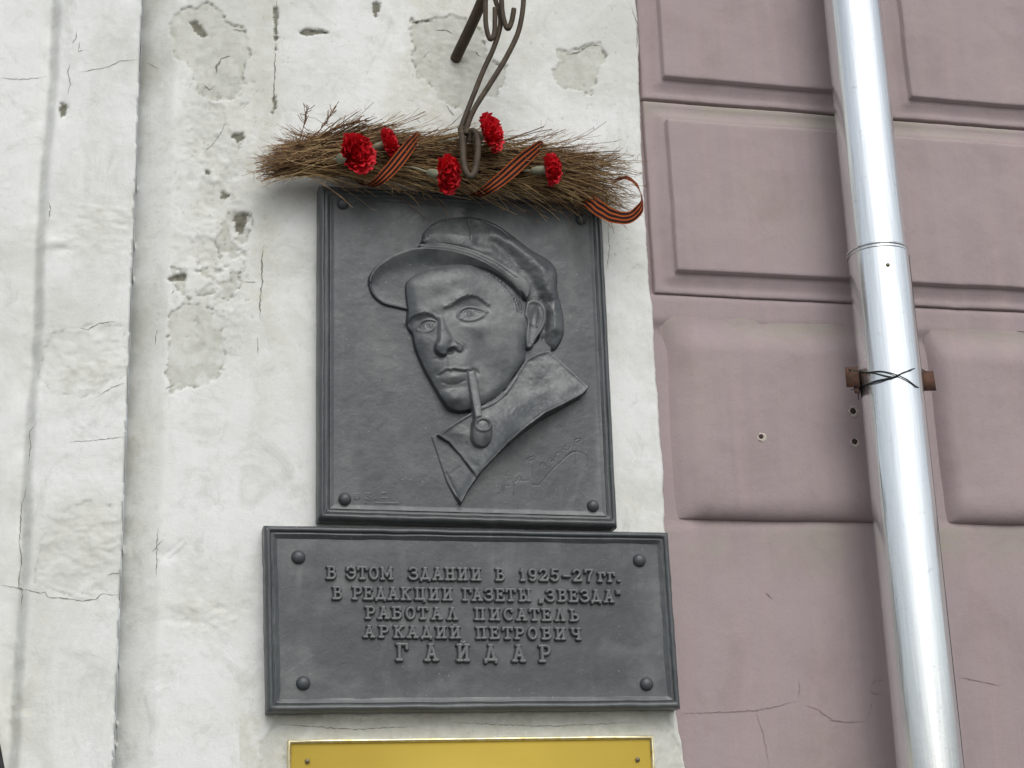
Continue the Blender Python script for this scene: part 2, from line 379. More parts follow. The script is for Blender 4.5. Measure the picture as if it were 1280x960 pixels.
tB = np.linspace(0, 1, 340)
wall_part('pier', lambda z: (bx(z)+.0006, edge_x(z)), tB, None, -.13, white)

def on_white(u, v, off=.0005):
    p = un(u, v, 0); H = white_h(np.array([[p.x]]), np.array([[p.z]]))[0][0, 0]
    q = un(u, v, H); H = white_h(np.array([[q.x]]), np.array([[q.z]]))[0][0, 0]
    return un(u, v, H+off)
def crack(pts, w, surf, parent, mat, jit=1.4, name='crack'):
    P = []
    for a, b in zip(pts[:-1], pts[1:]):
        k = max(1, int(math.hypot(b[0]-a[0], b[1]-a[1])/3))
        for i in range(k): P.append((a[0]+(b[0]-a[0])*i/k + random.uniform(-jit, jit)*.5, a[1]+(b[1]-a[1])*i/k + random.uniform(-jit, jit)*.5))
    P.append(pts[-1]); co = []; n = len(P)
    for i, (u, v) in enumerate(P):
        a = P[max(i-1, 0)]; b = P[min(i+1, n-1)]; dx, dy = b[0]-a[0], b[1]-a[1]; l = math.hypot(dx, dy)+1e-6
        ww = w*.5*random.uniform(.35, 1.3)*min(1, 4*i/n+.15, 4*(n-1-i)/n+.15)
        for s in (-1, 1): co.append(tuple(surf(u-dy/l*ww*s, v+dx/l*ww*s)))
    q = [(2*i, 2*i+1, 2*i+3, 2*i+2) for i in range(n-1)]
    return link(name, rawmesh(name, co, q), mat, parent)
for pts, w in [
 ([(46,528),(37,541),(38,560),(36,581)], .9), ([(33,606),(31,620),(27,629),(26,650),(24,676),(27,700),(23,735),(28,738),(27,765)], 1.3),
 ([(0,731),(23,735),(36,738),(51,742),(56,740),(60,747),(80,748),(103,751),(119,749),(127,742),(138,744),(150,743)], 1.2),
 ([(97,91),(135,84),(150,76),(174,75)], .8), ([(0,98),(30,99),(60,96)], .7), ([(100,410),(110,412),(125,404),(144,402)], 1.1),
 ([(61,252),(63,262),(61,276)], 1.2), ([(96,38),(95,48),(90,55)], 1.1), ([(100,52),(97,64),(107,62)], .8), ([(87,80),(85,90),(88,105),(85,118)], 1.1),
 ([(270,92),(271,82),(277,73),(288,70)], 2.4), ([(254,105),(262,112),(270,107)], 1.5), ([(283,152),(276,166),(268,178),(256,190)], .9),
 ([(290,36),(300,38),(308,40)], 1.2), ([(329,308),(327,330),(328,352),(325,372),(325,400)], 1.8), ([(322,420),(322,443)], 1.1), ([(344,60),(343,100),(342,140)], 1.5), ([(346,0),(345,40)], 1.6),
 ([(305,352),(320,353)], 1.2), ([(196,412),(194,432)], 1), ([(214,368),(218,362)], 1), ([(197,660),(196,690),(195,722)], 1.0), ([(190,690),(205,674)], .9),
 ([(708,69),(714,67),(722,66),(733,58),(741,56),(750,57)], 2.2), ([(515,28),(528,26),(541,22)], 1.1), ([(546,38),(556,37),(566,42)], 1.1),
 ([(594,64),(598,69),(603,71)], 1.6), ([(558,130),(562,138),(568,145)], 1.1), ([(528,72),(540,62)], .7), ([(120,497),(140,484),(156,479)], .9), ([(85,553),(120,550),(156,546)], .8),
 ([(344,12),(346,48)], 2.0), ([(374,41),(390,38),(409,40)], 1.8), ([(790,10),(797,30),(796,60)], 1.2), ([(760,280),(762,310),(758,340)], .8),
 ([(183,78),(190,82),(200,86)], .8), ([(134,720),(142,716),(150,717)], 1.2), ([(206,487),(218,480)], 1), ([(350,905),(440,912),(520,908)], 1.0), ([(560,903),(680,908),(800,903)], .9)]:
    crack(pts, w, on_white, white, CRACK)

# ------------------------------------------------------------------ mauve rusticated wall
pink = empty('mauve_wall', (1.1, .06, 0), 'mauve painted wall of moulded rusticated blocks behind the metal downpipe', 'wall')
HOLES = [(951,546,7.5,3.6),(1066,514,9,5),(1068,552,8,4.6)]
def pink_base_h(X, Z):
    U, V = proj(X, X*0+.06, Z)
    H = -.062 + .003*(fbm(X*3, Z*3, 71)-.5) + .0012*(fbm(X*16, Z*16, 72)-.5)
    H = H + .012*ss(zb[1]-.078, zb[1]-.050, Z + .006*(fbm(X*9, Z*9, 74)-.5))*ss(zb[1]+.01, zb[1]-.004, Z)
    H = H + .0045*ss(650, 664, V + 3*(fbm(U/30, V/30, 73)-.5))      # plain band below the blocks
    return H
RP = lambda px, py: un(px, py, -.05)
zb_ = 0
zb = [RP(960, 137).z, RP(960, 375).z, RP(1000, 652).z]; pitch = zb[0]-zb[1]
def block_mesh(x0, x1, z0, z1, kind):
    w, h = x1-x0, z1-z0; st = .0065 if x0 < 2.1 else .03
    if kind == 'cushion': st = .006 if x0 < 2.1 else .03
    def ax(a, b):
        ins = [0, .0005, .004, .012, .022, .032, .040, .044, .0475, .0485, .053, .058]
        if kind == 'cushion': ins = [0, .001, .004, .008, .014, .022, .032, .044, .056]
        m = np.linspace(a+.064, b-.064, max(2, int((b-a-.128)/st)))
        return np.concatenate([a+np.array(ins), m, (b-np.array(ins))[::-1]])
    xs, zs = ax(x0, x1), ax(z0, z1); X, Z = np.meshgrid(xs, zs)
    wob = .0060*(fbm(X*7+Z*3, Z*7, 81)-.5)
    d = np.minimum(np.minimum(X-x0, x1-X), np.minimum(Z-z0, z1-Z))
    Xd, Zd = X + wob*(d > .0001), Z + wob*(d > .0001)
    if kind == 'moulded':
        H = -.07 + np.interp(d, [0, .0005, .004, .012, .022, .032, .040, .0475, .0485, .053, 1], [0, .021, .0230, .0215, .0200, .0255, .0275, .028, .0395, .0408, .041])
    else:
        top = ss(.085, .004, z1-Z)
        dx = np.minimum(X-x0, x1-X); dz = np.minimum(Z-z0, z1-Z)
        q = lambda t, r: np.sqrt(np.clip(1-(1-np.clip(t/r, 0, 1))**2, 0, 1))
        lowr = .052 + .012*np.sin(X*9)
        rz = np.where(Z-z0 < z1-Z, q(Z-z0, lowr), q(z1-Z, .07)); rx = q(dx, .032+.02*fbm(Z*6, Z*0, 85))
        lf = .085 if x0 < j0-.3 else .04; rx = ss(-.004, lf, X-x0)*np.sqrt(ss(-.004, .04, x1-X)); H = -.0605 - .008*(Z-z0 < .0001) - .007*(1-ss(0, lf*.35, X-x0)) + .027*rx*rz; H = H*(1-top) + (-.0500)*top*ss(-.001, .02, np.minimum(X-x0, x1-X)+.001) + (-.058)*top*(1-ss(-.001, .02, np.minimum(X-x0, x1-X)+.001))
    H = H + .0036*(fbm(X*4, Z*4, 82)-.5) + .0028*(fbm(X*16, Z*20, 83)-.5)*(d > .003)
    U, V = proj(X, -H, Z)
    dark = np.zeros_like(U); dirt = .85*ss(.075, .0, z1-Z)*ss(.3, .5, fbm(X*7, Z*4, 86)) + .18*ss(.5, .8, fbm(X*5, Z*5, 87))
    return Xd, Zd, H, U, V, dirt, dark
def add_block(x0, x1, z0, z1, kind):
    X, Z, H, U, V, dirt, dark = block_mesh(x0, x1, z0, z1, kind)
    me = gridmesh('stone_block', X, -H, Z, {'dirt': dirt, 'dark': dark}); o = link('stone_block', me, PINK, pink)
    return o
XL = un(860, 480, -.05).x - .14
j0 = RP(1112, 148).x; g = .0055; j3 = un(1180, 560, -.04).x
x_edge0 = RP(803, 130).x; x_edge2 = RP(821, 368).x; x_edge3 = RP(845, 600).x
def add_row(z0, z1, cuts, kind):
    for a, b in zip(cuts[:-1], cuts[1:]): add_block(a+g/2, b-g/2, z0+.003, z1-.003, kind)
LB = j0-x_edge0
add_row(zb[0]+pitch, zb[0]+2*pitch, [x_edge0-.004, x_edge0+1.9*LB, x_edge0+3.6*LB], 'moulded')
add_row(zb[0], zb[0]+pitch, [x_edge0-.004, j0, j0+1.75*LB, j0+3.2*LB], 'moulded')
add_row(zb[1], zb[0], [x_edge2-.008, x_edge2+2.1*LB, x_edge2+3.8*LB], 'moulded')
TOP3 = zb[1]-.045
add_block(x_edge3-.012, j3-.050, zb[2]+.003, TOP3, 'cushion'); add_block(j3-.008, j3+1.6*LB, zb[2]+.003, TOP3, 'cushion'); add_block(j3+1.6*LB+.03, j3+3.2*LB, zb[2]+.003, TOP3, 'cushion')
xs = axis(XL-.05, XL-.05, 2.2, 3.4, .008, .1); zs = axis(0, 1.75, 3.75, 4.7, .008, .1)
X, Z = np.meshgrid(xs, zs); Hb = pink_base_h(X, Z); U, V = proj(X, -Hb, Z)
dirt = np.clip(.55*ss(655, 662, V)*ss(750, 668, V)*ss(.3, .6, fbm(X*22, Z*6, 91)) + .2*ss(.5, .8, fbm(X*4, Z*4, 92)), 0, 1)
link('wall_face', gridmesh('wall_face', X, -Hb, Z, {'dirt': dirt, 'dark': X*0}), PINK, pink)
def on_pink(u, v, off=.0005):
    p = un(u, v, -.06); return un(u, v, float(pink_base_h(np.array([[p.x]]), np.array([[p.z]]))[0, 0])+off+.0006)
for pts, w in [([(852,892),(900,890),(947,888),(975,882),(997,876)], .9), ([(1006,881),(1025,888),(1040,900),(1060,903),(1082,901)], .9), ([(945,890),(955,920),(962,960)], .6), ([(957,741),(961,744),(966,748)], 1.6),
               ([(1088,860),(1093,852),(1105,850)], .8), ([(1086,862),(1092,868),(1102,867)], .8), ([(1198,846),(1225,852),(1245,856),(1258,855)], .9), ([(998,845),(1000,860),(998,872)], .7), ([(1082,901),(1088,888),(1090,876)], .6)]:
    crack(pts, w, on_pink, pink, CRACKP)

# drilled holes in the cushion block: ragged pit with a chipped pale rim
def ray_hit(u, v, objs):
    o = Vector((0, -D, EYE)); t = un(u, v, 0); d = (t-o).normalized(); best = None
    for ob in objs:
        ok, loc, nrm, _ = ob.ray_cast(o-ob_off(ob), d)
        if ok and (best is None or loc[1] < best[1]): best = loc + ob_off(ob)
    return best
def ob_off(ob):
    L = ob; off = Vector((0, 0, 0))
    while L is not None: off += L.location; L = L.parent
    return off
CHIP = m_simple('bare_render_chip', (.42, .37, .33), (.55, .50, .44), 150, .95)
PIT = m_simple('drilled_pit', (.03, .02, .018), (.055, .035, .03), 200, .95)
blocks = [o for o in pink.children if o.name.startswith('stone_block')]
for (u, v, rr, rd) in HOLES:
    h = ray_hit(u, v, blocks)
    if h is None: continue
    k = 22; co = []; R1 = rr*.00125; R2 = rd*.0014
    for rad, out in ((R1, .0004), (R1*.93, .0012), (R2*1.05, .0016), (R2, .0006)):
        for i in range(k):
            a = 2*math.pi*i/k; j = 1+.35*(vnoise(np.array([i*.7+u]), np.array([rad*900+v]), 3)[0]-.5)*2
            if rad < R2*1.2: j = 1+.25*(vnoise(np.array([i*.9+u]), np.array([v]), 5)[0]-.5)
            co.append((h.x+rad*j*math.cos(a)+(.002 if rad > R2*1.2 else 0), h.y-out, h.z+rad*j*math.sin(a)-(.001 if rad > R2*1.2 else 0)))
    q = [(r*k+i, r*k+(i+1) % k, (r+1)*k+(i+1) % k, (r+1)*k+i) for r in range(3) for i in range(k)]
    link('chipped_rim', rawmesh('chipped_rim', co, q), CHIP, pink)
    cc = co[-k:]; c2 = [(h.x+(x-h.x)*.55, h.y-.0011, h.z+(z-h.z)*.55+.0006) for x, y, z in cc]
    link('drill_hole', rawmesh('drill_hole', [(x, y-.0002, z) for x, y, z in cc]+c2, [(i, (i+1) % k, k+(i+1) % k, k+i) for i in range(k)], tris=[(k, k+i, k+i+1) for i in range(1, k-1)]), PIT, pink)

# ------------------------------------------------------------------ plaques
def frame_mesh(name, quad, prof, nseg=60, seed=0, amp=.0009):
    # quad: TL,TR,BR,BL as (x,z) of the ridge's outer edge; prof: (inset, out)
    Q = [Vector((p.x, p.z)) for p in quad]; c = sum(Q, Vector((0, 0)))/4; n = 4; R = []
    for ins, out in prof:
        C = []
        for i in range(4):
            p = Q[i]; a = (Q[i-1]-p).normalized(); b = (Q[(i+1) % 4]-p).normalized()
            C.append(p + (a+b)*ins)
        ring = []
        for i in range(4):
            for k in range(nseg):
                t = k/nseg; q = C[i].lerp(C[(i+1) % 4], t); e = min(t, 1-t)*8
                wv = amp*min(1, e)*float((vnoise(np.array([k*.22+i*31]), np.array([ins*400.]), seed)[0]-.5)*2)
                wx = amp*.7*float((vnoise(np.array([k*.3+i*57]), np.array([2.]), seed+5)[0]-.5)*2)*min(1, e)
                nn = Vector(((b.x), (b.y)))*0
                ring.append((q.x+wx, -(out+wv*(out > .002)), q.y+wx))
        R.append(ring)
    N4 = 4*nseg; co = [p for r in R for p in r]
    q = [(r*N4+i, (r+1)*N4+i, (r+1)*N4+(i+1) % N4, r*N4+(i+1) % N4) for r in range(len(prof)-1) for i in range(N4)]
    dust_light = []
    for r in R:
        for i in range(4): dust_light += [(.55 if i == 2 else (.0 if i == 0 else .12))]*nseg  # bottom bar palest, sides slightly pale, top bar left plain
    me = rawmesh(name, co, q, {'dust_light': dust_light, 'dark': np.zeros(len(co))}); return me
def dome(name, r, h):
    pr = [(r*1.02, -.001)]+[(r*math.cos(a), h*math.sin(a)) for a in np.linspace(0, 1.5, 8)]+[(.0001, h)]
    me = lathe(name, pr, 20, 'y'); me['world'] = 0
    for k, val in (('dust_light', .0), ('dark', .0)):
        at = me.attributes.new(k, 'FLOAT', 'POINT'); at.data.foreach_set('value', np.full(len(me.vertices), val, np.float32))
    return me
def place(o, p):                                # local placement under parents at p in world
    off = Vector((0, 0, 0)); L = o.parent
    while L is not None: off += L.location; L = L.parent
    o.location = p-off

# ---- lower plaque with the inscription
LQ = [un(333, 658.5, .043), un(834, 667, .043), un(849.3, 882.5, .043), un(337, 887, .043)]
low = empty('inscription_plaque', (.66, 0, 1.945), 'dark grey cast plaque with raised Cyrillic lettering, below the portrait plaque', 'plaque')
PL = .034
prof = [(-.0045, -.012), (-.0045, .030), (-.0035, .036), (-.0005, .0415), (.002, .043), (.0055, .0430), (.0075, .0395), (.0090, .0362), (.0108, .0402), (.0135, .0395), (.0175, .0345), (.0205, .0340), (.022, .0325)]
fo = link('frame', frame_mesh('frame', LQ, prof, 70, 3), BRONZE, low)
def quad_grid(Q, inset, step):
    C = [Vector((p.x, p.z)) for p in Q]; I = []
    for i in range(4):
        p = C[i]; a = (C[i-1]-p).normalized(); b = (C[(i+1) % 4]-p).normalized(); I.append(p+(a+b)*inset)
    w = (I[1]-I[0]).length; h = (I[3]-I[0]).length
    s = np.linspace(0, 1, int(w/step)+1); t = np.linspace(0, 1, int(h/step)+1); s, t = np.meshgrid(s, t[::-1])
    f = lambda k: (I[0][k]*(1-s)+I[1][k]*s)*(1-t) + (I[3][k]*(1-s)+I[2][k]*s)*t
    return f(0), f(1), s, t
X, Z, s_, t_ = quad_grid(LQ, .0195, .003)
Hp = PL + .0012*(fbm(X*9, Z*9, 101)-.5) + .0006*(fbm(X*40, Z*40, 102)-.5)
U, V = proj(X, -Hp, Z)
dust_light = .55*ss(.5, .75, fbm(X*10, Z*16, 103)) + .7*g2(U, V, 820, 750, 14, 50) + .5*g2(U, V, 430, 680, 80, 10)
for cx, cy in [(373,695.5),(799,699.5),(379,853),(808,854)]: dust_light = dust_light + .45*g2(U, V, cx+1, cy+26, 4, 18) + .35*g2(U, V, cx, cy, 14, 13)
dust_light = np.maximum(dust_light, .5*ss(.055, .0, t_*0+(1-t_))*0 + .45*ss(845, 876, V))
for a, b in [((352,845),(392,818)), ((347,850),(354,838))]: dust_light = np.maximum(dust_light, ss(1.8, .6, seg_d(U, V, a, b))*.9)
link('panel', gridmesh('panel', X, -Hp, Z, {'dust_light': np.clip(dust_light, 0, 1), 'dark': X*0}), BRONZE, low)
bm = dome('bolt', .0135, .0105)
for u, v in [(373,695.5),(799,699.5),(379,853),(808,854)]:
    place(link('bolt', bm, BRONZE, low), un(u, v+1, PL))

# glyphs as strokes in a unit box: x 0..1, y 0 (base)..1
def arc(cx, cy, rx, ry, a0, a1, n=9): return [(cx+rx*math.cos(math.radians(a0+(a1-a0)*i/n)), cy+ry*math.sin(math.radians(a0+(a1-a0)*i/n))) for i in range(n+1)]
sv = lambda x, y, w=.2: [(x-w, y), (x+w, y)]
G = {
 'В': [[(.2,0),(.2,1)],[(.02,0),(.5,0)]+arc(.52,.27,.36,.27,-90,90),[(.02,1),(.5,1)]+arc(.48,.77,.30,.23,90,-90)+[(.2,.54)]],
 'Э': [arc(.42,.5,.48,.5,150,-150,14),[(.4,.5),(.88,.5)],[(.02,.72),(.02,.95)]],
 'Т': [[(.5,0),(.5,1)],[(.02,1),(.98,1)],[(.02,1),(.02,.8)],[(.98,1),(.98,.8)],sv(.5,0,.22)],
 'О': [arc(.5,.5,.42,.5,0,360,18)], 'М': [[(.1,0),(.1,1),(.5,.25),(.9,1),(.9,0)],sv(.1,0,.13),sv(.9,0,.13),[(-.02,1),(.12,1)],[(.88,1),(1.02,1)]],
 'З': [arc(.42,.76,.38,.24,160,-80,9)+[(.35,.53)],arc(.42,.27,.46,.27,80,-165,11)],
 'Д': [[(.2,.08),(.5,1),(.8,.08)],[(0,.05),(1,.05)],[(.03,.05),(.03,-.1)],[(.97,.05),(.97,-.1)],sv(.5,1,.14)],
 'А': [[(.12,0),(.5,1),(.88,0)],[(.27,.34),(.73,.34)],sv(.12,0,.16),sv(.88,0,.16),sv(.48,1,.14)],
 'Н': [[(.18,0),(.18,1)],[(.82,0),(.82,1)],[(.18,.5),(.82,.5)],sv(.18,0,.18),sv(.82,0,.18),sv(.18,1,.18),sv(.82,1,.18)],
 'И': [[(.18,1),(.18,0)],[(.18,.08),(.82,.92)],[(.82,0),(.82,1)],sv(.18,0,.17),sv(.82,0,.17),sv(.18,1,.17),sv(.82,1,.17)],
 'Р': [[(.2,0),(.2,1)],sv(.2,0,.2),[(0,1),(.5,1)]+arc(.52,.73,.36,.27,90,-90)+[(.2,.46)]],
 'Е': [[(.2,0),(.2,1)],[(.02,0),(.9,0),(.9,.2)],[(.02,1),(.86,1),(.86,.82)],[(.2,.53),(.62,.53)],[(.62,.42),(.62,.63)]],
 'К': [[(.18,0),(.18,1)],[(.82,1),(.2,.45)],[(.4,.6),(.86,0)],sv(.18,0,.17),sv(.86,0,.14),sv(.18,1,.17),sv(.8,1,.16)],
 'Ц': [[(.18,1),(.18,.03)],[(.8,.03),(.8,1)],[(0,.03),(1,.03)],[(.98,.03),(.98,-.16)],sv(.18,1,.17),sv(.8,1,.17)],
 'Г': [[(.22,0),(.22,1)],sv(.22,0,.2),[(.02,1),(.88,1),(.88,.72)]],
 'Ы': [[(.12,0),(.12,1)],[(.0,0),(.34,0)]+arc(.36,.26,.24,.26,-90,90)+[(.12,.52)],[(.9,0),(.9,1)],sv(.12,1,.14),sv(.9,1,.12),sv(.9,0,.12)],
 'Л': [[(.14,0),(.46,1)],[(.5,1),(.86,0)],sv(.14,0,.15),sv(.86,0,.16),sv(.48,1,.12)],
 'П': [[(.18,0),(.18,1)],[(.82,0),(.82,1)],[(0,1),(1,1)],sv(.18,0,.17),sv(.82,0,.17)],
 'С': [arc(.54,.5,.46,.5,50,310,14),[(.9,.98),(.9,.74)]],
 'Ь': [[(.2,0),(.2,1)],sv(.2,1,.2),[(.02,0),(.5,0)]+arc(.52,.27,.36,.27,-90,90)+[(.2,.54)]],
 'Б': [[(.2,0),(.2,1)],[(.02,1),(.84,1),(.84,.78)],[(.02,0),(.5,0)]+arc(.52,.28,.36,.28,-90,90)+[(.2,.56)]],
 'Ч': [[(.82,0),(.82,1)],[(.16,1),(.16,.66)]+arc(.42,.66,.26,.22,180,270,5)+[(.82,.46)],sv(.82,0,.17),sv(.16,1,.16),sv(.82,1,.16)],
 '1': [[(.5,0),(.5,1),(.22,.8)],sv(.5,0,.26)], '9': [arc(.48,.68,.38,.32,0,360,14),[(.86,.68),(.84,.4)]+arc(.46,.32,.38,.32,0,-140,7)],
 '2': [arc(.46,.7,.38,.3,165,-30,9)+[(.08,.02),(.94,.02),(.94,.2)]], '5': [[(.84,1),(.26,1),(.2,.55)]+arc(.46,.32,.42,.32,110,-150,11)],
 '7': [[(.08,.8),(.08,1),(.92,1),(.5,.4),(.42,0)]], '-': [[(.0,.42),(1,.42)]], '.': [[(.4,.03),(.55,.03)]],
 '„': [[(.3,.1),(.2,-.15)],[(.75,.1),(.65,-.15)]], '“': [[(.35,.75),(.25,1)],[(.8,.75),(.7,1)]],
}
G['Й'] = G['И']+[[(.34,1.2),(.5,1.13),(.66,1.2)]]
_gl = {}
def glyph(ch, w, h, sw, hgt):
    key = (ch, round(w, 4), round(h, 4))
    if key in _gl: return _gl[key]
    st = .00078; m = sw*.5+.0026; drop = .3*h if any(p[1] < -.02 for s in G[ch] for p in s) else 0; top = .3*h if ch == 'Й' else 0
    xs = np.arange(-w*.05-m, w*1.05+m, st); ys = np.arange(-m-drop, h+m+top, st); X, Y = np.meshgrid(xs, ys)
    d = np.full(X.shape, 1e9)
    for s in G[ch]: d = np.minimum(d, line_d(X, Y, [(a*w, b*h) for a, b in s]))
    prof = np.interp(d, [0, sw*.26, sw*.5, sw*.5+.0012, sw*.5+.0020], [1, .97, .80, .0, -.12])
    Hh = prof*hgt; n_, m_ = X.shape; q = gridq(n_, m_)
    keep = (d.ravel()[q].min(1) < sw*.5+.0016); q = q[keep]; used = np.unique(q); mp = np.full(X.size, -1); mp[used] = np.arange(len(used))
    me = rawmesh('letter', np.stack([X.ravel()-w/2, -Hh.ravel(), Y.ravel()], -1)[used], mp[q], {'dust_light': np.clip(prof.ravel()[used]*.95, 0, 1), 'dark': np.zeros(len(used))})  # letter faces paler than their sides: light painted into the colour
    me['world'] = 0; me.materials.append(BRONZE); _gl[key] = me; return me
MM = .00158                                    # metres per photo pixel here
LINES = [
 ('ВЭТОМЗДАНИИВ1925-27ГГ.', [414,439,452.5,467,483,517,531,546.5,562,578,594.5,625,653,665.5,679,693,707.5,721,736,751.7,764,773], (724.3, 414), (728, 772), 15, 11.5, {16: 8, 12: 8, 19: 9.5, 20: 9.5, 21: 6, 4: 13.5}, {19: 11, 20: 11}),
 ('ВРЕДАКЦИИГАЗЕТЫ„ЗВЕЗДА“', [421.7,446.4,460.2,475.3,490.8,507,524.5,542,558.7,583.6,596,611,624.8,638,655.5,676,688,702.5,716.5,731,744.5,760.5,772.5], (749.6, 421), (753.6, 765), 15, 11.5, {15: 7, 22: 7, 14: 13.5}, {}),
 ('РАБОТАЛПИСАТЕЛЬ', [463,479,496,512.5,528,545.5,565,599,618,635,651.5,667.5,683,699.5,718], (774, 463), (777, 718), 14.5, 12, {}, {}),
 ('АРКАДИЙПЕТРОВИЧ', [461,479.7,498.3,515,532.5,551,568.5,601,618,633.8,649,665.3,683,700,719], (797.3, 461), (800.2, 719), 14, 12, {}, {}),
 ('ГАЙДАР', [502.7,539,578.5,613,648,681.5], (826, 503), (827.6, 682), 20, 14.5, {}, {})]
tilt = Matrix.Rotation(0, 4, 'Y')
for txt, xsn, (y0, x0), (y1, x1), hp, wp, wov, hov in LINES:
    for i, (ch, xc) in enumerate(zip(txt, xsn)):
        yb = y0+(y1-y0)*(xc-x0)/(x1-x0); w = wov.get(i, wp)*.93*MM; h = hov.get(i, hp)*.92*MM
        o = link('letter', glyph(ch, w, h, .0053 if hp < 18 else .0066, .0080), BRONZE, low); place(o, un(xc, yb-.6, PL+.0002))
        o.rotation_euler.y = random.uniform(-.02, .02)

# ---- upper plaque with the portrait in relief
UQ = [un(402.5, 232.5, .043), un(750.5, 254, .043), un(770, 655, .043), un(401.5, 645.5, .043)]
port = empty('portrait_plaque', (.66, 0, 2.65), 'dark grey cast relief plaque of a man in a flat cap smoking a pipe', 'plaque')
prof = [(-.0055, -.012), (-.0055, .026), (-.0045, .033), (-.001, .041), (.0015, .043), (.004, .0430), (.006, .0395), (.0072, .0365), (.0090, .0404), (.0125, .0395), (.0160, .0345), (.018, .0340), (.0195, .0325)]
link('frame', frame_mesh('frame', UQ, prof, 80, 6), BRONZE, port)
X, Z, s_, t_ = quad_grid(UQ, .017, .00115)
REF = PL+.016
U, V = proj(X, X*0-REF, Z); U0, V0 = proj(X, X*0-PL, Z)
P4 = lambda pts, ox=440, oy=240: [(a/4+ox, b/4+oy) for a, b in pts]
LOWC = lambda pts: P4(pts, 440, 420)
R = np.zeros_like(X); lab = np.zeros(X.shape, int)        # height in mm above the panel, and which feature owns the cell
wv = 1.0*(fbm(U/6, V/6, 111)-.5)
def layer(pts, height, idx, e=1.2, closed_spline=True, soft=None):
    global R, lab
    p = spline(pts, 4, True) if closed_spline else pts
    d = depth(U, V, p) + wv*.5
    a = ss(-e*.5, e*.6, d); h = height(d) if callable(height) else height
    R = R*(1-a) + h*a; lab = np.where(a > .5, idx, lab); return d
dome_h = lambda lo, hi, r: (lambda d: lo+(hi-lo)*(1-np.exp(-np.maximum(d, 0)/r)))
# lapel behind the collar, neck
layer([(541,543),(552,540),(582,560),(602,590),(586,612),(577,629),(571,620),(560,600),(550,570)], lambda d: 2+ss(548, 600, U)*8 - 1.2*np.exp(-(line_d(U, V, [(560,590),(566,604),(573,618)])/2.0)**2) - .6*np.exp(-(line_d(U, V, [(566,590),(576,582)])/2.)**2), 4, 2.0, False)
layer([(655,430),(664,432),(672,425),(678,415),(690,430),(692,440),(680,450),(655,455)], lambda d: 7+0*d, 2, 2, False)
# cap: puffed crown
crown = [(529,303),(529.5,297),(532,288),(545,275.5),(565,270),(595,269),(620,277),(641,291),(664,309),(688,323),(697,337),(698,360),(703,380),(706,398),(705.5,417),(695,435),(686,430),(680,424),(675,414),(680,395),(660,376),(640,352),(615,335),(585,326),(552,317)]
def crown_h(d):
    base = 5+14*(1-np.exp(-np.maximum(d, 0)/13.)) + 9*ss(266, 304, V-.25*(U-560)*(U > 560))*ss(640, 600, U)
    top = ss(268, 290, V)*0
    fl = -6.5*np.exp(-(line_d(U, V, [(598,303),(618,306),(640,322),(660,342),(672,362),(686,378)])/7.5)**2)          # deep fold behind the band
    roll = 5.5*np.exp(-(line_d(U, V, [(615,290),(640,304),(664,322),(680,340),(684,365)])/7.)**2)
    back = 4*np.exp(-(line_d(U, V, [(690,345),(692,375),(694,410)])/6.)**2) - 4*np.exp(-(line_d(U, V, [(678,372),(684,395),(682,420)])/4.)**2)
    seam = -1.3*np.exp(-(line_d(U, V, [(586.5,270),(587.5,300)])/1.0)**2) - 1.2*np.exp(-(line_d(U, V, [(600,271),(625,283),(648,303),(662,312)])/1.1)**2)*1.
    fade = ss(262, 300, V+(U-560)*-.15)
    return base*(.45+.55*fade)+fl+roll+back+seam+1.2*(fbm(U/9, V/9, 112)-.5)*2
layer(crown, crown_h, 1, 2.0)
# hollow underside of the visor
visor = [(512,383),(497,380),(480,375.5),(467,365),(462.5,352.5),(464,341),(476,327),(497,316),(522,310),(552,310.5),(580,316),(608,327),(640,350),(655,372),(640,372),(615,352),(585,345),(548,345),(520,352),(514,366)]
lipline = [(510,383.5),(497,380.5),(480,376),(467.5,365),(463.5,352.5),(465,342),(477,328.5),(497,317.5),(522,311.5),(552,312.5),(580,318.5),(608,330),(634,347),(650,363)]
ll = line_d(U, V, spline(lipline[5:], 4))
under = layer(visor, lambda d: 3.5+1.5*np.exp(-np.maximum(d, 0)/3.)+np.interp(U, [463, 480, 520, 600, 650], [5, 12, 17, 18, 16])*np.exp(-(ll/np.interp(U, [463, 500, 560, 620], [6, 13, 12, 9]))**1.5), 1, 1.0)
dl = line_d(U, V, spline(lipline[4:], 4)); hl = np.interp(U, [463, 480, 520, 580, 640], [11, 16, 22, 23, 22]); a = ss(2.3, .6, dl); R = R*(1-a)+(hl-1)*a
dl = line_d(U, V, spline(lipline[:5], 4)); a = ss(1.8, .3, dl); R = R*(1-a)+np.interp(U, [463, 510], [7, 5.5])*a
# cap band above the visor
layer([(525,310),(524,306),(540,305),(560,306),(590,313),(620,326),(645,341),(662,356),(659,373),(652,366),(634,348),(608,330),(580,319),(552,313),(536,311)], lambda d: 21+2.2*(1-np.exp(-np.maximum(d, 0)/2.5))-1.2*np.exp(-(line_d(U, V, [(530,308),(560,309),(590,317),(618,330),(645,349)])/.8)**2), 1, 1.0)
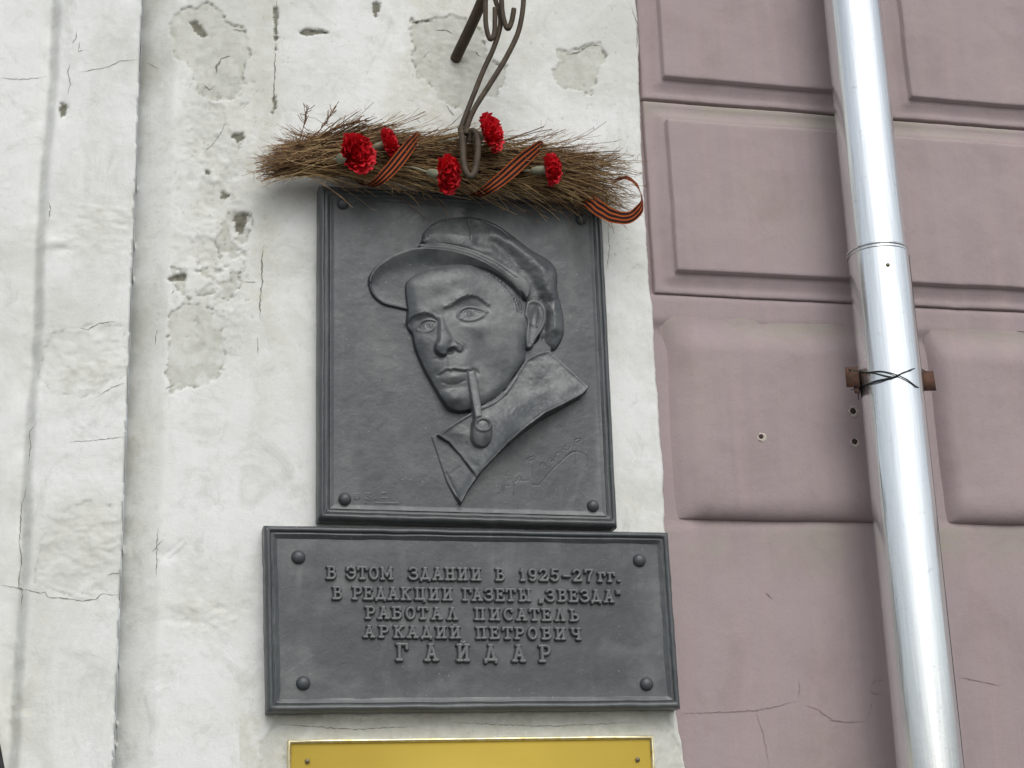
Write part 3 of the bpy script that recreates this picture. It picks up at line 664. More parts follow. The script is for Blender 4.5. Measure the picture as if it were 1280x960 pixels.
# head
face = [(509,352),(520,342),(534,336),(552,332),(575,330.5),(596,333),(618,341),(640,356),(652,370),(662,380),(668,400),(660,420),(657,447),(645,467),(631,487),(616,500),(601,507),(588,511.5),(575,513.5),(562,510),(554,500),(547,488),(539,474),(531,460),(524,444),(519,430),(516.5,416),(511,408),(509.5,398),(510.5,385),(508.5,368)]
def face_h(d):
    dp = np.maximum(d, 0)
    h = 8+11.5*(1-np.exp(-dp/10.)) + 4.5*np.exp(-((U-562-(V-400)*.05)/42)**2)
    h += -5*ss(560, 668, U)*ss(345, 520, V)*0
    h0 = h.copy()
    h += 2.2*g2(U, V, 560, 352, 34, 14) - 1.8*g2(U, V, 545, 372, 10, 8)        # forehead
    h += 2.6*g2(U, V, 574, 372, 20, 6, -22) + 2.4*g2(U, V, 524, 392, 12, 5, -8)    # brow ridges
    h += 1.5*g2(U, V, 550, 384, 6, 8)
    # sockets
    h -= 5.2*g2(U, V, 588, 388, 17, 8.5, -4) + 4.6*g2(U, V, 529, 405, 11, 8, 4) + 2.4*g2(U, V, 566, 391, 7, 7) + 2.0*g2(U, V, 513, 404, 5, 4)
    h += 2.9*g2(U, V, 588, 392.5, 13, 6) + 2.4*g2(U, V, 534, 407.5, 8.5, 5.5)      # eyeballs
    h += 2.6*g2(U, V, 604, 412, 17, 9, -14) + 1.1*g2(U, V, 585, 410, 12, 5)         # cheekbone
    h += 1.7*g2(U, V, 528, 424, 7, 14, 12)
    h -= 1.2*g2(U, V, 600, 446, 15, 22, 14) + 1.0*g2(U, V, 628, 432, 16, 20)        # hollow cheek
    h += 2.0*g2(U, V, 580, 455, 10, 12)
    h += 3.2*g2(U, V, 567, 462, 20, 13)                                               # muzzle
    h -= 2.0*g2(U, V, 592, 468, 6, 6) + 1.2*g2(U, V, 545, 468, 5, 5)
    h -= 3.0*g2(U, V, 566, 485, 13, 4.5, -5); h += 4.6*g2(U, V, 566, 500, 13, 8)        # under lip, chin
    h += 1.8*g2(U, V, 612, 492, 18, 7, -38)                                           # jaw line
    h = h0+(h-h0)*1.15
    return h + .5*(fbm(U/12, V/12, 113)-.5)
fd = layer(face, face_h, 2, 1.1)
IN = ss(.5, 2, fd)
# nose
nose = [(546.5,397),(551,395),(556,400),(561,412),(568,424),(575,430),(578,436),(576,441.5),(571.5,442),(566,437.5),(559.5,440),(557,446),(551,447.5),(545,444),(541.8,439.5),(542.5,433),(545,425),(545.5,412)]
nd = depth(U, V, spline(nose, 4, True)); e = np.where(V > 433, 1.6, np.interp(U-(545+(V-400)*-.05), [0, 3, 10], [1.3, 4, 7]))
A = np.interp(V, [392, 402, 420, 434, 441, 448], [1.0, 3.0, 6.2, 9.5, 9.0, 8.0])
ridge = np.exp(-(np.clip(U-(549.5-(V-398)*.08), 0, 99)/15.)**2)
nh = A*(.35+.65*ridge) + 2.2*g2(U, V, 549.5, 436, 6, 6) + 1.4*g2(U, V, 571, 434, 5, 5) - 1.8*g2(U, V, 562.5, 431, 3, 3)
R = R + np.clip(nh*1.15, 0, 15)*ss(0, 1, np.clip(nd/e, 0, 1))*IN
R -= 5.5*g2(U, V, 562.5, 441, 4.5, 2.2, -15)*IN + 1.6*g2(U, V, 549, 449.5, 6, 2)*IN + 1.4*g2(U, V, 580, 438, 2.2, 5)*IN
R += .5*np.exp(-(line_d(U, V, [(560.5,449),(561.5,463)])/1.6)**2)*IN - .3*np.exp(-(line_d(U, V, [(557,450),(557,462)])/1.8)**2)*IN
def st(pts, w, mm, U=U, V=V):
    global R
    R = R + mm*np.exp(-(line_d(U, V, spline(pts, 4))/w)**2)
# eyebrows: step with hair strokes above the socket
br1 = [(556,387),(564,383.5),(573,377.5),(583,373.5),(592,372.5),(601,376),(610,383)]
br2 = [(510,402),(514,397),(521,394.5),(530,393.5),(537,395),(545,400)]
tex = .6+.8*vnoise((U*.9+V*.55), (V*.5-U*.2), 120)
for b, s in ((br1, 1.), (br2, .85)):
    up = [(x-.4, y-2.0) for x, y in b]; R += s*1.3*np.exp(-(line_d(U, V, spline(up, 4))/2.6)**2)*tex
    dn = [(x+.3, y+1.3) for x, y in b]; R -= s*.9*np.exp(-(line_d(U, V, spline(dn, 4))/1.6)**2) + s*1.4*np.exp(-(line_d(U, V, spline([(x+.5, y+4.) for x, y in b], 4))/3.6)**2)
# eyelids, irises
st([(571,396.5),(575,390),(581,386.3),(588,385.3),(596,386.5),(604,389.8),(609,391)], 1.15, 2.0); st([(573,397.5),(576.5,392),(582,388.6),(588,387.6),(596,389),(602,391)], .9, -1.1)
st([(572,397.5),(579,401.3),(587,402),(596,400),(603,395.5),(607,391)], 1.7, 1.2); st([(575,403.5),(584,405.5),(594,404),(603,400)], 2.2, -.8)
st([(521,411),(525,404.5),(530,401.2),(537,400.6),(543,402.5)], 1.05, 1.8); st([(523,411),(527,405.5),(532,403),(538,402.6),(542,404.5)], .8, -1.0)
st([(522,412),(528,415.2),(535,415),(541,412),(544.5,406)], 1.5, 1.1)
for cx, cy, r in ((588.3,392.8,3.9),(536,407.3,3.4)):
    rr = np.hypot(U-cx, (V-cy)*1.05); R += -.75*np.exp(-((rr-r)/.7)**2) - 1.2*np.exp(-(rr/1.3)**2)
# nose wing groove and mouth
st([(548,470),(553,468),(558,465.2),(562,466.3),(566,465),(572,466.3),(580,466.8),(590,465.6)], 1.1, -3.4)
st([(551,465.8),(557,462.2),(562,463.6),(567,462.2),(576,463.8),(586,463)], 1.7, 1.6)
R += 3.0*g2(U, V, 565, 473.5, 11.5, 4.2, -3)*IN; st([(553,478.5),(560,481.3),(570,481),(580,477)], 1.3, -1.4)
st([(590,464),(594,464.5),(597,467)], 2.0, -1.8)
# worn casting: soften the carved lines inside the face
for _ in range(3):
    Bl = (R+np.roll(R, 1, 0)+np.roll(R, -1, 0)+np.roll(R, 1, 1)+np.roll(R, -1, 1))/5; R = R+(Bl-R)*ss(2, 4, fd)*.8
for cx, cy, r_ in ((588.3,393.2,3.9),(536,407.6,3.3)):
    rr = np.hypot(U-cx, (V-cy)*1.05); R += -.7*np.exp(-((rr-r_)/.75)**2) - 1.5*np.exp(-(rr/1.4)**2)
st([(573,395),(577,389.8),(583,387),(589,386.4),(597,388),(604,390.6)], 1.0, -.9); st([(524,409.5),(528,404.3),(533,402.2),(538,402.2),(543,404)], .9, -.8)
for b in (br1, br2): R += 1.1*np.exp(-(line_d(U, V, spline([(x-.4, y-2.0) for x, y in b], 4))/2.2)**2)*(tex-.5)
# cut hair at the temple
for k in range(11):
    o = k*1.05; st([(612+o*2.2,340+o*1.6),(622+o*2.4,349+o*1.9),(633+o*1.9,359+o*2.0),(640+o*1.2,368+o*2.1)], .75, -1.9 if k % 2 else .9)
for k in range(7): st([(641+k*1.8,372+k*.8),(644+k*1.6,380+k*.9),(645+k*1.5,390+k*.4)], .7, -1.6 if k % 2 else .7)
# ear
ear = [(657,381),(660,376.5),(667,374.5),(677,378),(682.5,388),(683,400),(679,411),(673,420),(668,429),(664,435),(658,435),(656.5,425),(657.5,412),(659,402),(655.5,394)]
ed = layer(ear, lambda d: 17+2.6*np.exp(-((d-2.6)/2.2)**2)-4.8*g2(U, V, 667.5, 396, 5.5, 10, 10)-2.*g2(U, V, 670, 388, 4, 8)+1.5*g2(U, V, 663, 425, 4, 7)-3*g2(U, V, 664, 408, 2.5, 3)+1.9*np.exp(-(line_d(U, V, [(674,386),(675,396),(671,408)])/1.5)**2), 2, 1.2)
# collar of the greatcoat
collar = [(547.5,542.5),(556,536),(566,529),(577,522),(588,515.5),(601,507.5),(616,500),(631,487.5),(645,467.5),(657,449),(672,441),(686,437.5),(700,450),(717,467),(735.5,486),(727,495),(705,508),(677,523),(653,540.5),(630,560),(612,579),(603,588),(595,597),(592,591),(577,569),(562,552)]
edge_low = [(735.5,486),(727,495),(705,508),(677,523),(653,540.5),(630,560),(612,579),(595,597)]
def col_h(d):
    le = line_d(U, V, edge_low)
    h = 16+ 6*ss(620, 560, U)*0 + 3.0*np.exp(-(le/6.)**2) + 3.*g2(U, V, 700, 470, 40, 26, 40) - 2.6*g2(U, V, 680, 490, 20, 12, -30) + 3.2*g2(U, V, 628, 520, 26, 16, -38)
    h += 1.5*np.exp(-((d-2)/2.2)**2) - 1.4*g2(U, V, 580, 560, 14, 10, 40) + 5*ss(14, 0, line_d(U, V, [(547,542),(577,569),(595,597)]))*0
    h -= 1.6*np.exp(-(line_d(U, V, [(590,582),(600,585),(614,570)])/3.)**2)
    return h+8*ss(2, 26, d)*.35 + .9*(fbm(U/10, V/10, 115)-.5)*2
layer(collar, col_h, 3, .8, False)
st([(551,544),(566,532),(585,520.5),(605,510)], 1.0, 1.3)
st([(646,472),(634,490),(618,504),(600,512)], 1.2, 1.2)
# extra lift so the collar's lower edge stands well clear of the panel
le = line_d(U, V, edge_low); R = np.where(lab == 3, R-(R-11)*.9*np.exp(-(line_d(U, V, [(547.5,542.5),(562,552),(577,569),(595,597)])/11.)**2), R)
R = np.where(lab == 3, R+(5+32*np.exp(-((U-658)/47.)**2))*np.exp(-(le/24.)**2), R)
lap_e = [(595,597),(577,629)]; R = np.where((lab == 4), R+9*np.exp(-(line_d(U, V, lap_e)/8.)**2), R)
# smoking pipe
stem = depth(U, V, [(582.5,466),(592,464.5),(596,478),(599.5,505),(601.5,527),(592,529),(588,505),(585,485)])
a = ss(-.5, .8, stem); R = R*(1-a)+(np.interp(V, [466, 500, 530], [26, 30, 35])+2.8*(1-np.exp(-np.maximum(stem, 0)/1.8)))*a; lab = np.where(a > .5, 5, lab)
bowl = depth(U, V, spline([(589,533),(592,526),(601,523.5),(610,526),(613.5,534),(613.8,546),(611,555),(605,560.5),(599,561),(592,557.5),(588,549)], 4, True))
a = ss(-.5, .9, bowl); R = R*(1-a)+(31+11*(1-np.exp(-np.maximum(bowl, 0)/4.))*ss(568, 536, V)**.6)*a; lab = np.where(a > .5, 5, lab)
rr = np.hypot((U-601)/10.6, (V-534.5)/9.2); R = R+np.where(lab == 5, 2.4*np.exp(-((rr-.88)/.16)**2)-3.6*ss(.78, .6, rr), 0)
# signature cut into the panel, at panel depth
def carve(pts, w, mm, sp=True):
    global R
    d = line_d(U0, V0, spline(pts, 4) if sp else pts); R = np.where(lab == 0, R+mm*np.exp(-(d/w)**2)*.7, R); return d
sc = lambda pts: [(a/5.645+560, b/5.645+480) for a, b in pts]
darkS = np.zeros_like(X)
for p in [[(555,535),(590,515),(612,520),(600,590),(595,660)],[(575,545),(600,530)],[(595,710),(640,712),(680,670),(740,600),(800,545),(850,500),(900,478),(950,488),(985,520),(988,560),(975,595)],
          [(655,580),(665,560),(685,562),(675,580),(692,575)],[(710,545),(722,525),(735,535),(728,550),(745,540)],[(760,520),(765,490),(778,485)],[(815,465),(822,440),(838,450),(828,468),(855,462),(858,440)],
          [(905,385),(893,430),(896,440)],[(895,395),(930,385),(935,400),(905,418)],[(900,480),(898,560),(905,570)],[(850,500),(880,480),(910,475)],
          [(350,770),(355,780),(375,765)],[(385,720),(395,780),(400,722),(430,720)],[(425,620),(405,650),(430,645)],[(455,690),(468,720),(462,790)],[(470,690),(490,680),(500,655),(520,665),(510,678),(540,682)],[(540,682),(570,680)]]:
    d = carve(sc(p), .65, -.75); darkS = np.maximum(darkS, ss(1.0, .3, d)*.5*(lab == 0))
sm = lambda pts: [(a/6.4+390, b/6.4+560) for a, b in pts]
for p in [[(340,370),(375,368),(378,405),(345,408),(340,372)],[(345,388),(372,388)],[(430,365),(465,362),(445,385),(468,398),(460,412),(432,408)],[(428,430),(430,444)],[(505,405),(512,408)],[(560,362),(590,360)],[(572,362),(574,400)],[(560,402),(600,402)],[(510,440),(690,443)]]:
    d = carve(sm(p), .8, .75, False)
Hr = PL + .001*np.clip(R, 0 if False else -2, 60) + .0016*(fbm(X*7, Z*7, 131)-.5) + .0008*(fbm(X*60, Z*60, 132)-.5) + .0011*(fbm(X*24+Z*9, Z*30, 136)-.5)*ss(1, 8, R)
e_ = np.minimum(np.minimum(s_, 1-s_)*.56, np.minimum(t_, 1-t_)*.66); Hr = Hr + .0025*ss(.010, .0, e_)
dust_lightR = .35*ss(.5, .72, fbm(X*12, Z*9, 133)) + .75*ss(4, 22, R)*ss(.38, .62, fbm(X*22, Z*22, 134)) + .9*g2(U0, V0, 750, 560, 6, 60) + .5*ss(632, 646, V0)  # patchy dust; the raised parts also get highlights painted in
dust_lightR = np.maximum(dust_lightR, np.where(lab == 1, .95*g2(U, V, 565, 290, 42, 16)*(.4+1.2*fbm(U/7, V/7, 140)), 0))  # cap front: dust together with its highlight, put into the colour
for cx, cy in [(514,565),(507,597),(534,598),(513,599),(528,602)]: dust_lightR = np.maximum(dust_lightR, g2(U0, V0, cx, cy, 1.3, 1.0))
gz = (np.roll(Hr, -1, 0)-np.roll(Hr, 1, 0)); 
lab[:2] = 0; lab[-2:] = 0
n_, m_ = X.shape; co = np.stack([X, -Hr, Z], -1)
dx = np.gradient(co, axis=1); dz = np.gradient(co, axis=0); NR = np.cross(dx, dz); NR /= np.linalg.norm(NR, axis=-1, keepdims=True)
q = gridq(n_, m_); fl = lab.ravel()[q].max(1)
for idx, nm in ((0, 'panel'), (1, 'cap'), (2, 'head'), (3, 'collar'), (4, 'lapel'), (5, 'smoking_pipe')):
    qq = q[fl == idx]; used = np.unique(qq); mp = np.full(n_*m_, -1); mp[used] = np.arange(len(used))
    me = rawmesh(nm, co.reshape(-1, 3)[used], mp[qq], {'dust_light': np.clip(dust_lightR, 0, 1).ravel()[used], 'dark': darkS.ravel()[used]})
    link(nm, me, BRONZE, port)
    me.normals_split_custom_set_from_vertices(NR.reshape(-1, 3)[used].tolist())
bm2 = dome('bolt', .0125, .0115)
for u, v in [(428.5,254),(726,273.5),(431,623),(741,631.5)]:
    place(link('bolt', bm2, BRONZE, port), un(u, v+1, PL))

# ------------------------------------------------------------------ gold plate
gp = [un(360, 925, .016), un(817, 922.5, .016)]; gz0 = gp[0].z; gx0, gx1 = gp[0].x, gp[1].x; gh = .46
gold = empty('gold_plate', ((gx0+gx1)/2, 0, gz0-gh), 'blank gold metal sign plate with thin brass rim below the dark plaques', 'sign')
def boxmesh(name, x0, x1, y0, y1, z0, z1, bev=0.0):
    co = [(x, y, z) for x in (x0, x1) for y in (y0, y1) for z in (z0, z1)]
    q = [(0, 1, 3, 2), (4, 6, 7, 5), (0, 4, 5, 1), (2, 3, 7, 6), (0, 2, 6, 4), (1, 5, 7, 3)]
    me = rawmesh(name, co, q)
    if bev:
        import bmesh
        b = bmesh.new(); b.from_mesh(me); bmesh.ops.bevel(b, geom=b.edges[:], offset=bev, segments=2, affect='EDGES'); b.to_mesh(me); b.free()
    return me
link('plate', boxmesh('plate', gx0+.005, gx1-.005, -.0115, .0, gz0-gh+.005, gz0-.005), GOLD, gold, False)
QG = [Vector((gx0, 0, gz0)), Vector((gx1, 0, gz0)), Vector((gx1, 0, gz0-gh)), Vector((gx0, 0, gz0-gh))]
gr = frame_mesh('rim', QG, [(0, -.01), (0, .0150), (.0008, .0163), (.0040, .0163), (.0052, .0152), (.0068, .0118)], 8, 9, .0001)
link('rim', gr, GOLDRIM, gold, False)
for u, v in [(384,951.5),(797,949.5)]:
    for dzz in (0, -(gh-.075)):
        p = un(u, v, .012); p.z += dzz
        sme = lathe('screw', [(.0001, .0028), (.0022, .0028), (.0026, .0014), (.0042, .0022), (.0048, .0)], 14, 'y'); sme['world'] = 0
        place(link('screw', sme, SCREW, gold), p)

# ------------------------------------------------------------------ iron flag bracket
iron = empty('iron_bracket', un(570, 72, 0), 'rusty wrought-iron scroll bracket fixed in the wall above the garland', 'bracket')
def itube(name, pts, r, sides=10, n=5):
    P3 = [un(a, b, o) for a, b, o in pts]; P3 = [Vector(p) for p in csp([tuple(p) for p in P3], n)]
    return link(name, tube(name, P3, r, sides), IRON, iron)
itube('wall_rod', [(569.5,74,-.03),(571,70,.005),(590,30,.06),(603,0,.10),(625,-55,.17)], .0118, 14)
itube('long_rod', [(575.5,166,.150),(577,158,.150),(586,134,.152),(603,91,.157),(617,60,.162),(625,34,.165),(624.5,16,.166),(618,-6,.168),(617,-45,.17)], .0053)
itube('long_rod', [(583,168,.158),(584,158,.158),(593,136,.160),(610,109,.163),(630.5,76,.167),(646,45,.170),(652,22,.172),(654.5,0,.173),(655,-25,.174),(648,-50,.174)], .0055)
itube('scroll', [(618,-45,.172),(608,-20,.172),(607,5,.172),(607.5,32,.172),(612.5,49,.172),(617.8,42,.172),(618.6,25,.172),(618.6,10,.172)], .0051)
itube('scroll', [(640,-50,.178),(628,-20,.178),(627,2,.178),(629,22,.178),(634.5,36,.178),(639.5,27,.178),(642.5,11,.178)], .0054)
itube('hook', [(576,160,.150),(578.5,180,.158),(579,200,.166),(582,214,.172),(588,221,.175),(593.5,214,.175),(596.5,198,.172),(597.5,180,.166),(595.5,168,.160),(591,163.5,.155),(587.5,167,.150),(586,178,.143)], .0066)

# ------------------------------------------------------------------ garland of dry twigs
AXP = [(348,213,14),(374,205,24),(400,201,31),(450,199,35),(520,205,37),(580,208,37),(640,214,36),(700,222,37),(745,231,33),(780,242,22)]
axw = np.array([tuple(un(a, b-5, .070)) for a, b, _ in AXP]); axr = np.array([r*.00128 for _, _, r in AXP]); tt = np.linspace(0, 1, len(AXP))
def axis_at(t): return np.stack([np.interp(t, tt, axw[:, k]) for k in range(3)], -1), np.interp(t, tt, axr)
gar = empty('twig_garland', Vector(axw[4]), 'long bundle of dry brown twigs tied along the top of the portrait plaque', 'garland')
def strands(n, tlo, thi, sign, length, rad, fan, droop, shell, curl, seed, updown=None):
    r = np.random.RandomState(seed); t = r.uniform(tlo, thi, n); P, R_ = axis_at(t); ph = r.uniform(0, 2*math.pi, n)
    if updown is not None: ph = updown + r.uniform(-.7, .7, n)
    rho = R_*(shell[0]+(shell[1]-shell[0])*np.sqrt(r.rand(n)))
    e1 = np.array([0, 0, 1.]); e2 = np.array([0, -1., 0]); rad_dir = np.cos(ph)[:, None]*e2*.85 + np.sin(ph)[:, None]*e1
    P = P+rad_dir*rho[:, None]
    A, _ = axis_at(np.clip(t-.04, 0, 1)); B, _ = axis_at(np.clip(t+.04, 0, 1)); d = B-A; d /= np.linalg.norm(d, axis=1)[:, None]; d *= sign
    d = d + rad_dir*r.uniform(fan[0], fan[1], n)[:, None] + r.normal(0, .15, (n, 3)); d /= np.linalg.norm(d, axis=1)[:, None]
    L = r.uniform(length[0], length[1], n); K = 6; pts = [P]; c = r.normal(0, curl, (n, 3)); c[:, 2] -= droop*r.rand(n)
    for k in range(1, K): 
        pts.append(pts[-1]+d*(L/(K-1))[:, None]); d = d + c*.22 + r.normal(0, .035, (n, 3)); d /= np.linalg.norm(d, axis=1)[:, None]
    pts = np.stack(pts, 1); pts[..., 1] = np.minimum(pts[..., 1], -.012)
    w = r.uniform(rad[0], rad[1], n)[:, None]*np.linspace(1, .55, K)[None, :]
    return pts, w
def strand_mesh(name, groups):
    co = []; qs = []; base = 0
    for pts, w in groups:
        n, K, _ = pts.shape; d = np.gradient(pts, axis=1); d /= np.linalg.norm(d, axis=-1, keepdims=True)+1e-9
        a = np.cross(d, np.array([.2, .3, 1.])); a /= np.linalg.norm(a, axis=-1, keepdims=True)+1e-9; b = np.cross(d, a)
        ring = np.stack([pts+(a*math.cos(x)+b*math.sin(x))*w[..., None] for x in (0, 2.094, 4.189)], 2)
        co.append(ring.reshape(-1, 3)); i = np.arange(n*K*3).reshape(n, K, 3)+base
        j = np.roll(i, -1, 2); q = np.stack([i[:, :-1], j[:, :-1], j[:, 1:], i[:, 1:]], -1).reshape(-1, 4); qs.append(q); base += n*K*3
    return rawmesh(name, np.concatenate(co), np.concatenate(qs))
def sprigs(pts, w, per, ln, seed):                # side branchlets on strands
    r = np.random.RandomState(seed); n, K, _ = pts.shape; out = []
    for k in range(per):
        i = r.randint(2, K-1, n); f = r.rand(n)[:, None]; P = pts[np.arange(n), i]*(1-f)+pts[np.arange(n), i+1]*f
        d = pts[np.arange(n), i+1]-pts[np.arange(n), i]; d /= np.linalg.norm(d, axis=1)[:, None]+1e-9
        v = d*.8+r.normal(0, .55, (n, 3)); v /= np.linalg.norm(v, axis=1)[:, None]; L = r.uniform(ln[0], ln[1], n)[:, None]
        out.append((np.stack([P, P+v*L*.5, P+(v+d*.25)*L], 1), np.repeat(w[:, 3:4]*.75, 3, 1)*np.array([[1, .9, .8]])))
    return out
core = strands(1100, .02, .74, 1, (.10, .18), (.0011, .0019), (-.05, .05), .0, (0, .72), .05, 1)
parts = [strands(620, .16, .80, 1, (.08, .16), (.0006, .0010), (.0, .26), .10, (.65, 1.0), .22, 2),
         strands(560, .10, .36, -1, (.04, .105), (.0006, .0010), (-.5, -.05), .0, (.5, 1.0), .16, 3),
         strands(260, .66, .90, 1, (.05, .11), (.0005, .0008), (.05, .5), .15, (.4, 1.0), .4, 4),
         strands(60, .10, .9, 1, (.03, .07), (.0005, .0008), (.1, .5), -.2, (.85, 1.05), .3, 9, math.pi/2),
         strands(130, .12, .30, -1, (.04, .08), (.0005, .0009), (-.10, .32), -.05, (.6, 1.0), .3, 12, math.pi/2)]
tw = list(parts)
for k, (p, w) in enumerate(parts): tw += sprigs(p, w, 3 if k in (2, 3) else 2, (.008, .022), 30+k)
# three upright leggy sprigs at the left end
hero = []
for pl in [[(372,185),(378,165),(382,148),(384,135)],[(385,182),(398,165),(410,150),(419,133)],[(392,178),(412,163),(432,156),(459,150)],[(380,190),(400,170),(420,158),(447,152)],[(350,196),(362,186),(378,178),(392,170)]]:
    P3 = np.array([tuple(un(a, b, .085+.01*i)) for i, (a, b) in enumerate(pl)]); k = np.linspace(0, 3, 6)
    hero.append(np.stack([np.interp(k, range(4), P3[:, c]) for c in range(3)], -1))
hero = np.stack(hero); hw = np.full((len(hero), 6), .0012); tw.append((hero, hw))
for k in range(4): tw += sprigs(hero, hw, 5, (.008, .020), 60+k)
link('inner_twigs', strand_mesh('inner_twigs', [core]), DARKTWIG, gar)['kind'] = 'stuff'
link('twigs', strand_mesh('twigs', tw), TWIG, gar)['kind'] = 'stuff'
sg = [strands(620, .16, .82, 1, (.07, .15), (.0006, .0010), (-.25, .35), .12, (.85, 1.10), .25, 5),
      strands(110, .08, .85, 1, (.07, .13), (.0008, .0012), (.05, .45), .35, (.9, 1.1), .18, 6, -math.pi/2.6),
      strands(300, .12, .38, -1, (.04, .11), (.0006, .0009), (-.4, .0), .0, (.7, 1.03), .18, 7),
      strands(110, .68, .90, 1, (.05, .11), (.0005, .0008), (.1, .5), .2, (.6, 1.0), .3, 8)]
sg2 = list(sg)
for k, (p, w) in enumerate(sg): sg2 += sprigs(p, w, 1, (.008, .02), 80+k)
link('straw', strand_mesh('straw', sg2), STRAW, gar)['kind'] = 'stuff'

# ------------------------------------------------------------------ striped ribbon wound round the garland
def ribbon(path, widths, name, parent=None):
    # path: list of (u, v, out); widthdir: perpendicular chosen so the band lies on the bundle
    C = [Vector(p) for p in csp([tuple(un(*p[:3])) for p in path], 8)]; n = len(C)
    ang = np.interp(np.linspace(0, len(path)-1, n), range(len(path)), widths[0]); wd = np.interp(np.linspace(0, len(path)-1, n), range(len(path)), widths[1])
    tlt = np.interp(np.linspace(0, len(path)-1, n), range(len(path)), widths[2])
    frac = [0, .09, .27, .41, .59, .73, .91, 1.]; co = []
    for i in range(n):
        a = math.radians(ang[i]); t = math.radians(tlt[i]); wdir = Vector((math.cos(a)*math.cos(t), -math.sin(t), math.sin(a)*math.cos(t)))
        for f in frac: co.append(tuple(C[i]+wdir*(f-.5)*wd[i]+Vector((0, -.0008*math.sin(i*.9+f*3), 0))))
    m = len(frac); q = [(i*m+k, i*m+k+1, (i+1)*m+k+1, (i+1)*m+k) for i in range(n-1) for k in range(m-1)]
    me = rawmesh(name, co, q); me.materials.append(ORANGE); me.materials.append(BLACK)
    me.polygons.foreach_set('material_index', np.array([k % 2 for i in range(n-1) for k in range(m-1)], np.int32))
    o = link(name, me, None, parent); return o
PATH = [(448,222,.02,-25,.027,10),(456,232,.05,-25,.027,30),(470,229,.125,-25,.027,30),(488,212,.146,-25,.027,8),(506,190,.143,-25,.027,-20),(519,174,.12,-25,.027,-50),(526,169,.075,-20,.027,-60),(535,180,.02,0,.027,0),(560,225,.012,0,.027,0),(588,244,.05,-30,.029,40),
        (606,239,.125,-32,.029,30),(630,221,.146,-35,.029,8),(650,203,.145,-35,.029,-15),(668,188,.13,-30,.029,-45),(680,181,.085,-20,.029,-60),(690,200,.02,0,.027,0),(722,245,.015,10,.027,0),(735,250,.09,40,.027,20),(748,260,.13,52,.032,10),(766,270,.14,66,.030,5),(786,272,.14,92,.026,0),(799,262,.14,130,.020,10),(802.5,252,.135,170,.012,50),(801,242,.13,200,.014,60),(794,229,.12,235,.012,30),(782,222,.10,250,.012,20),(768,226,.06,250,.014,20)]
rb = ribbon(PATH, ([p[3] for p in PATH], [p[4] for p in PATH], [p[5] for p in PATH]), 'striped_ribbon')
props(rb, 'orange and black striped ribbon wound around the twig garland, looped at its right end', 'ribbon')

# ------------------------------------------------------------------ red carnations
def petal_mesh(seed):
    r = np.random.RandomState(seed); n, m = 6, 11; co = []
    for i in range(n):
        rr = i/(n-1); wdt = (.12+.88*rr**.7)*.62
        for j in range(m):
            a = (j/(m-1)-.5)*2
            ext = rr*(1-.12*a*a) + (.05*r.rand()+.05*(j % 2))*(rr > .95)
            x = a*wdt*.9; y = ext; z = .10*math.sin(a*7+seed)*rr**2 + .09*math.sin(a*13+2*seed)*rr**3 + .22*rr**2 + .03*r.normal()*rr
            co.append((x, y, z))
    me = rawmesh('petal', co, gridq(n, m)); me['world'] = 0; me.materials.append(RED); return me
PET = [petal_mesh(k) for k in range(6)]
def carnation(u, v, out, dirv, size, label, seed, squash=1.0):
    p = un(u, v, out); f = empty('red_carnation', p, label, 'flower', 'red carnations tucked into the garland')
    d = Vector(dirv).normalized(); qz = d.to_track_quat('Z', 'X'); r = random.Random(seed)
    cal = lathe('calyx', [(.003, -.030), (.0075, -.026), (.0095, -.012), (.0085, .000), (.011, .006)], 12); cal['world'] = 0
    c = link('calyx', cal, CALYX, f); c.rotation_euler = qz.to_euler(); place(c, p - d*.004); c.scale = (size/.036,)*3
    sme, sq, stt = tube_data([(0, 0, -.028), (.004, .004, -.06), (0, .012, -.10)], .0022, 8); sm_ = rawmesh('stem', sme, sq, tris=stt); sm_['world'] = 0
    s = link('stem', sm_, CALYX, f); s.rotation_euler = qz.to_euler(); place(s, p)
    for ring, (cnt, tiltd, ln) in enumerate([(9, 8, 1.0), (9, 24, .98), (8, 42, .92), (7, 58, .85), (5, 73, .78), (3, 85, .7)]):
        for k in range(cnt):
            o = link('petal', PET[(k+ring) % 6], None, f)
            az = 2*math.pi*(k+.5*ring)/cnt+r.uniform(-.2, .2); ti = math.radians(tiltd+r.uniform(-9, 9))
            R_ = Matrix.Rotation(az, 4, 'Z') @ Matrix.Rotation(ti, 4, 'X'); s_c = size*ln*r.uniform(.9, 1.1)
            M = qz.to_matrix().to_4x4() @ R_
            o.rotation_euler = M.to_euler(); o.scale = (s_c, s_c, s_c); place(o, p - d*.002)
    return f
carnation(440, 194, .135, (.62, -.75, -.05), 0.0439, 'largest red carnation, in the left part of the garland', 1)
carnation(480, 180, .125, (.82, -.50, .25), 0.0306, 'smallest red carnation, high in the garland beside the left ribbon wrap', 2)
carnation(553, 219, .140, (.75, -.55, -.35), 0.0386, 'red carnation hanging low in the garland left of the iron hook', 3)
carnation(607, 168, .140, (.86, -.50, .08), 0.0399, 'red carnation standing above the garland right of the iron rods', 4)
carnation(683, 212, .140, (.85, -.45, -.05), 0.0346, 'red carnation right of the right ribbon wrap', 5)

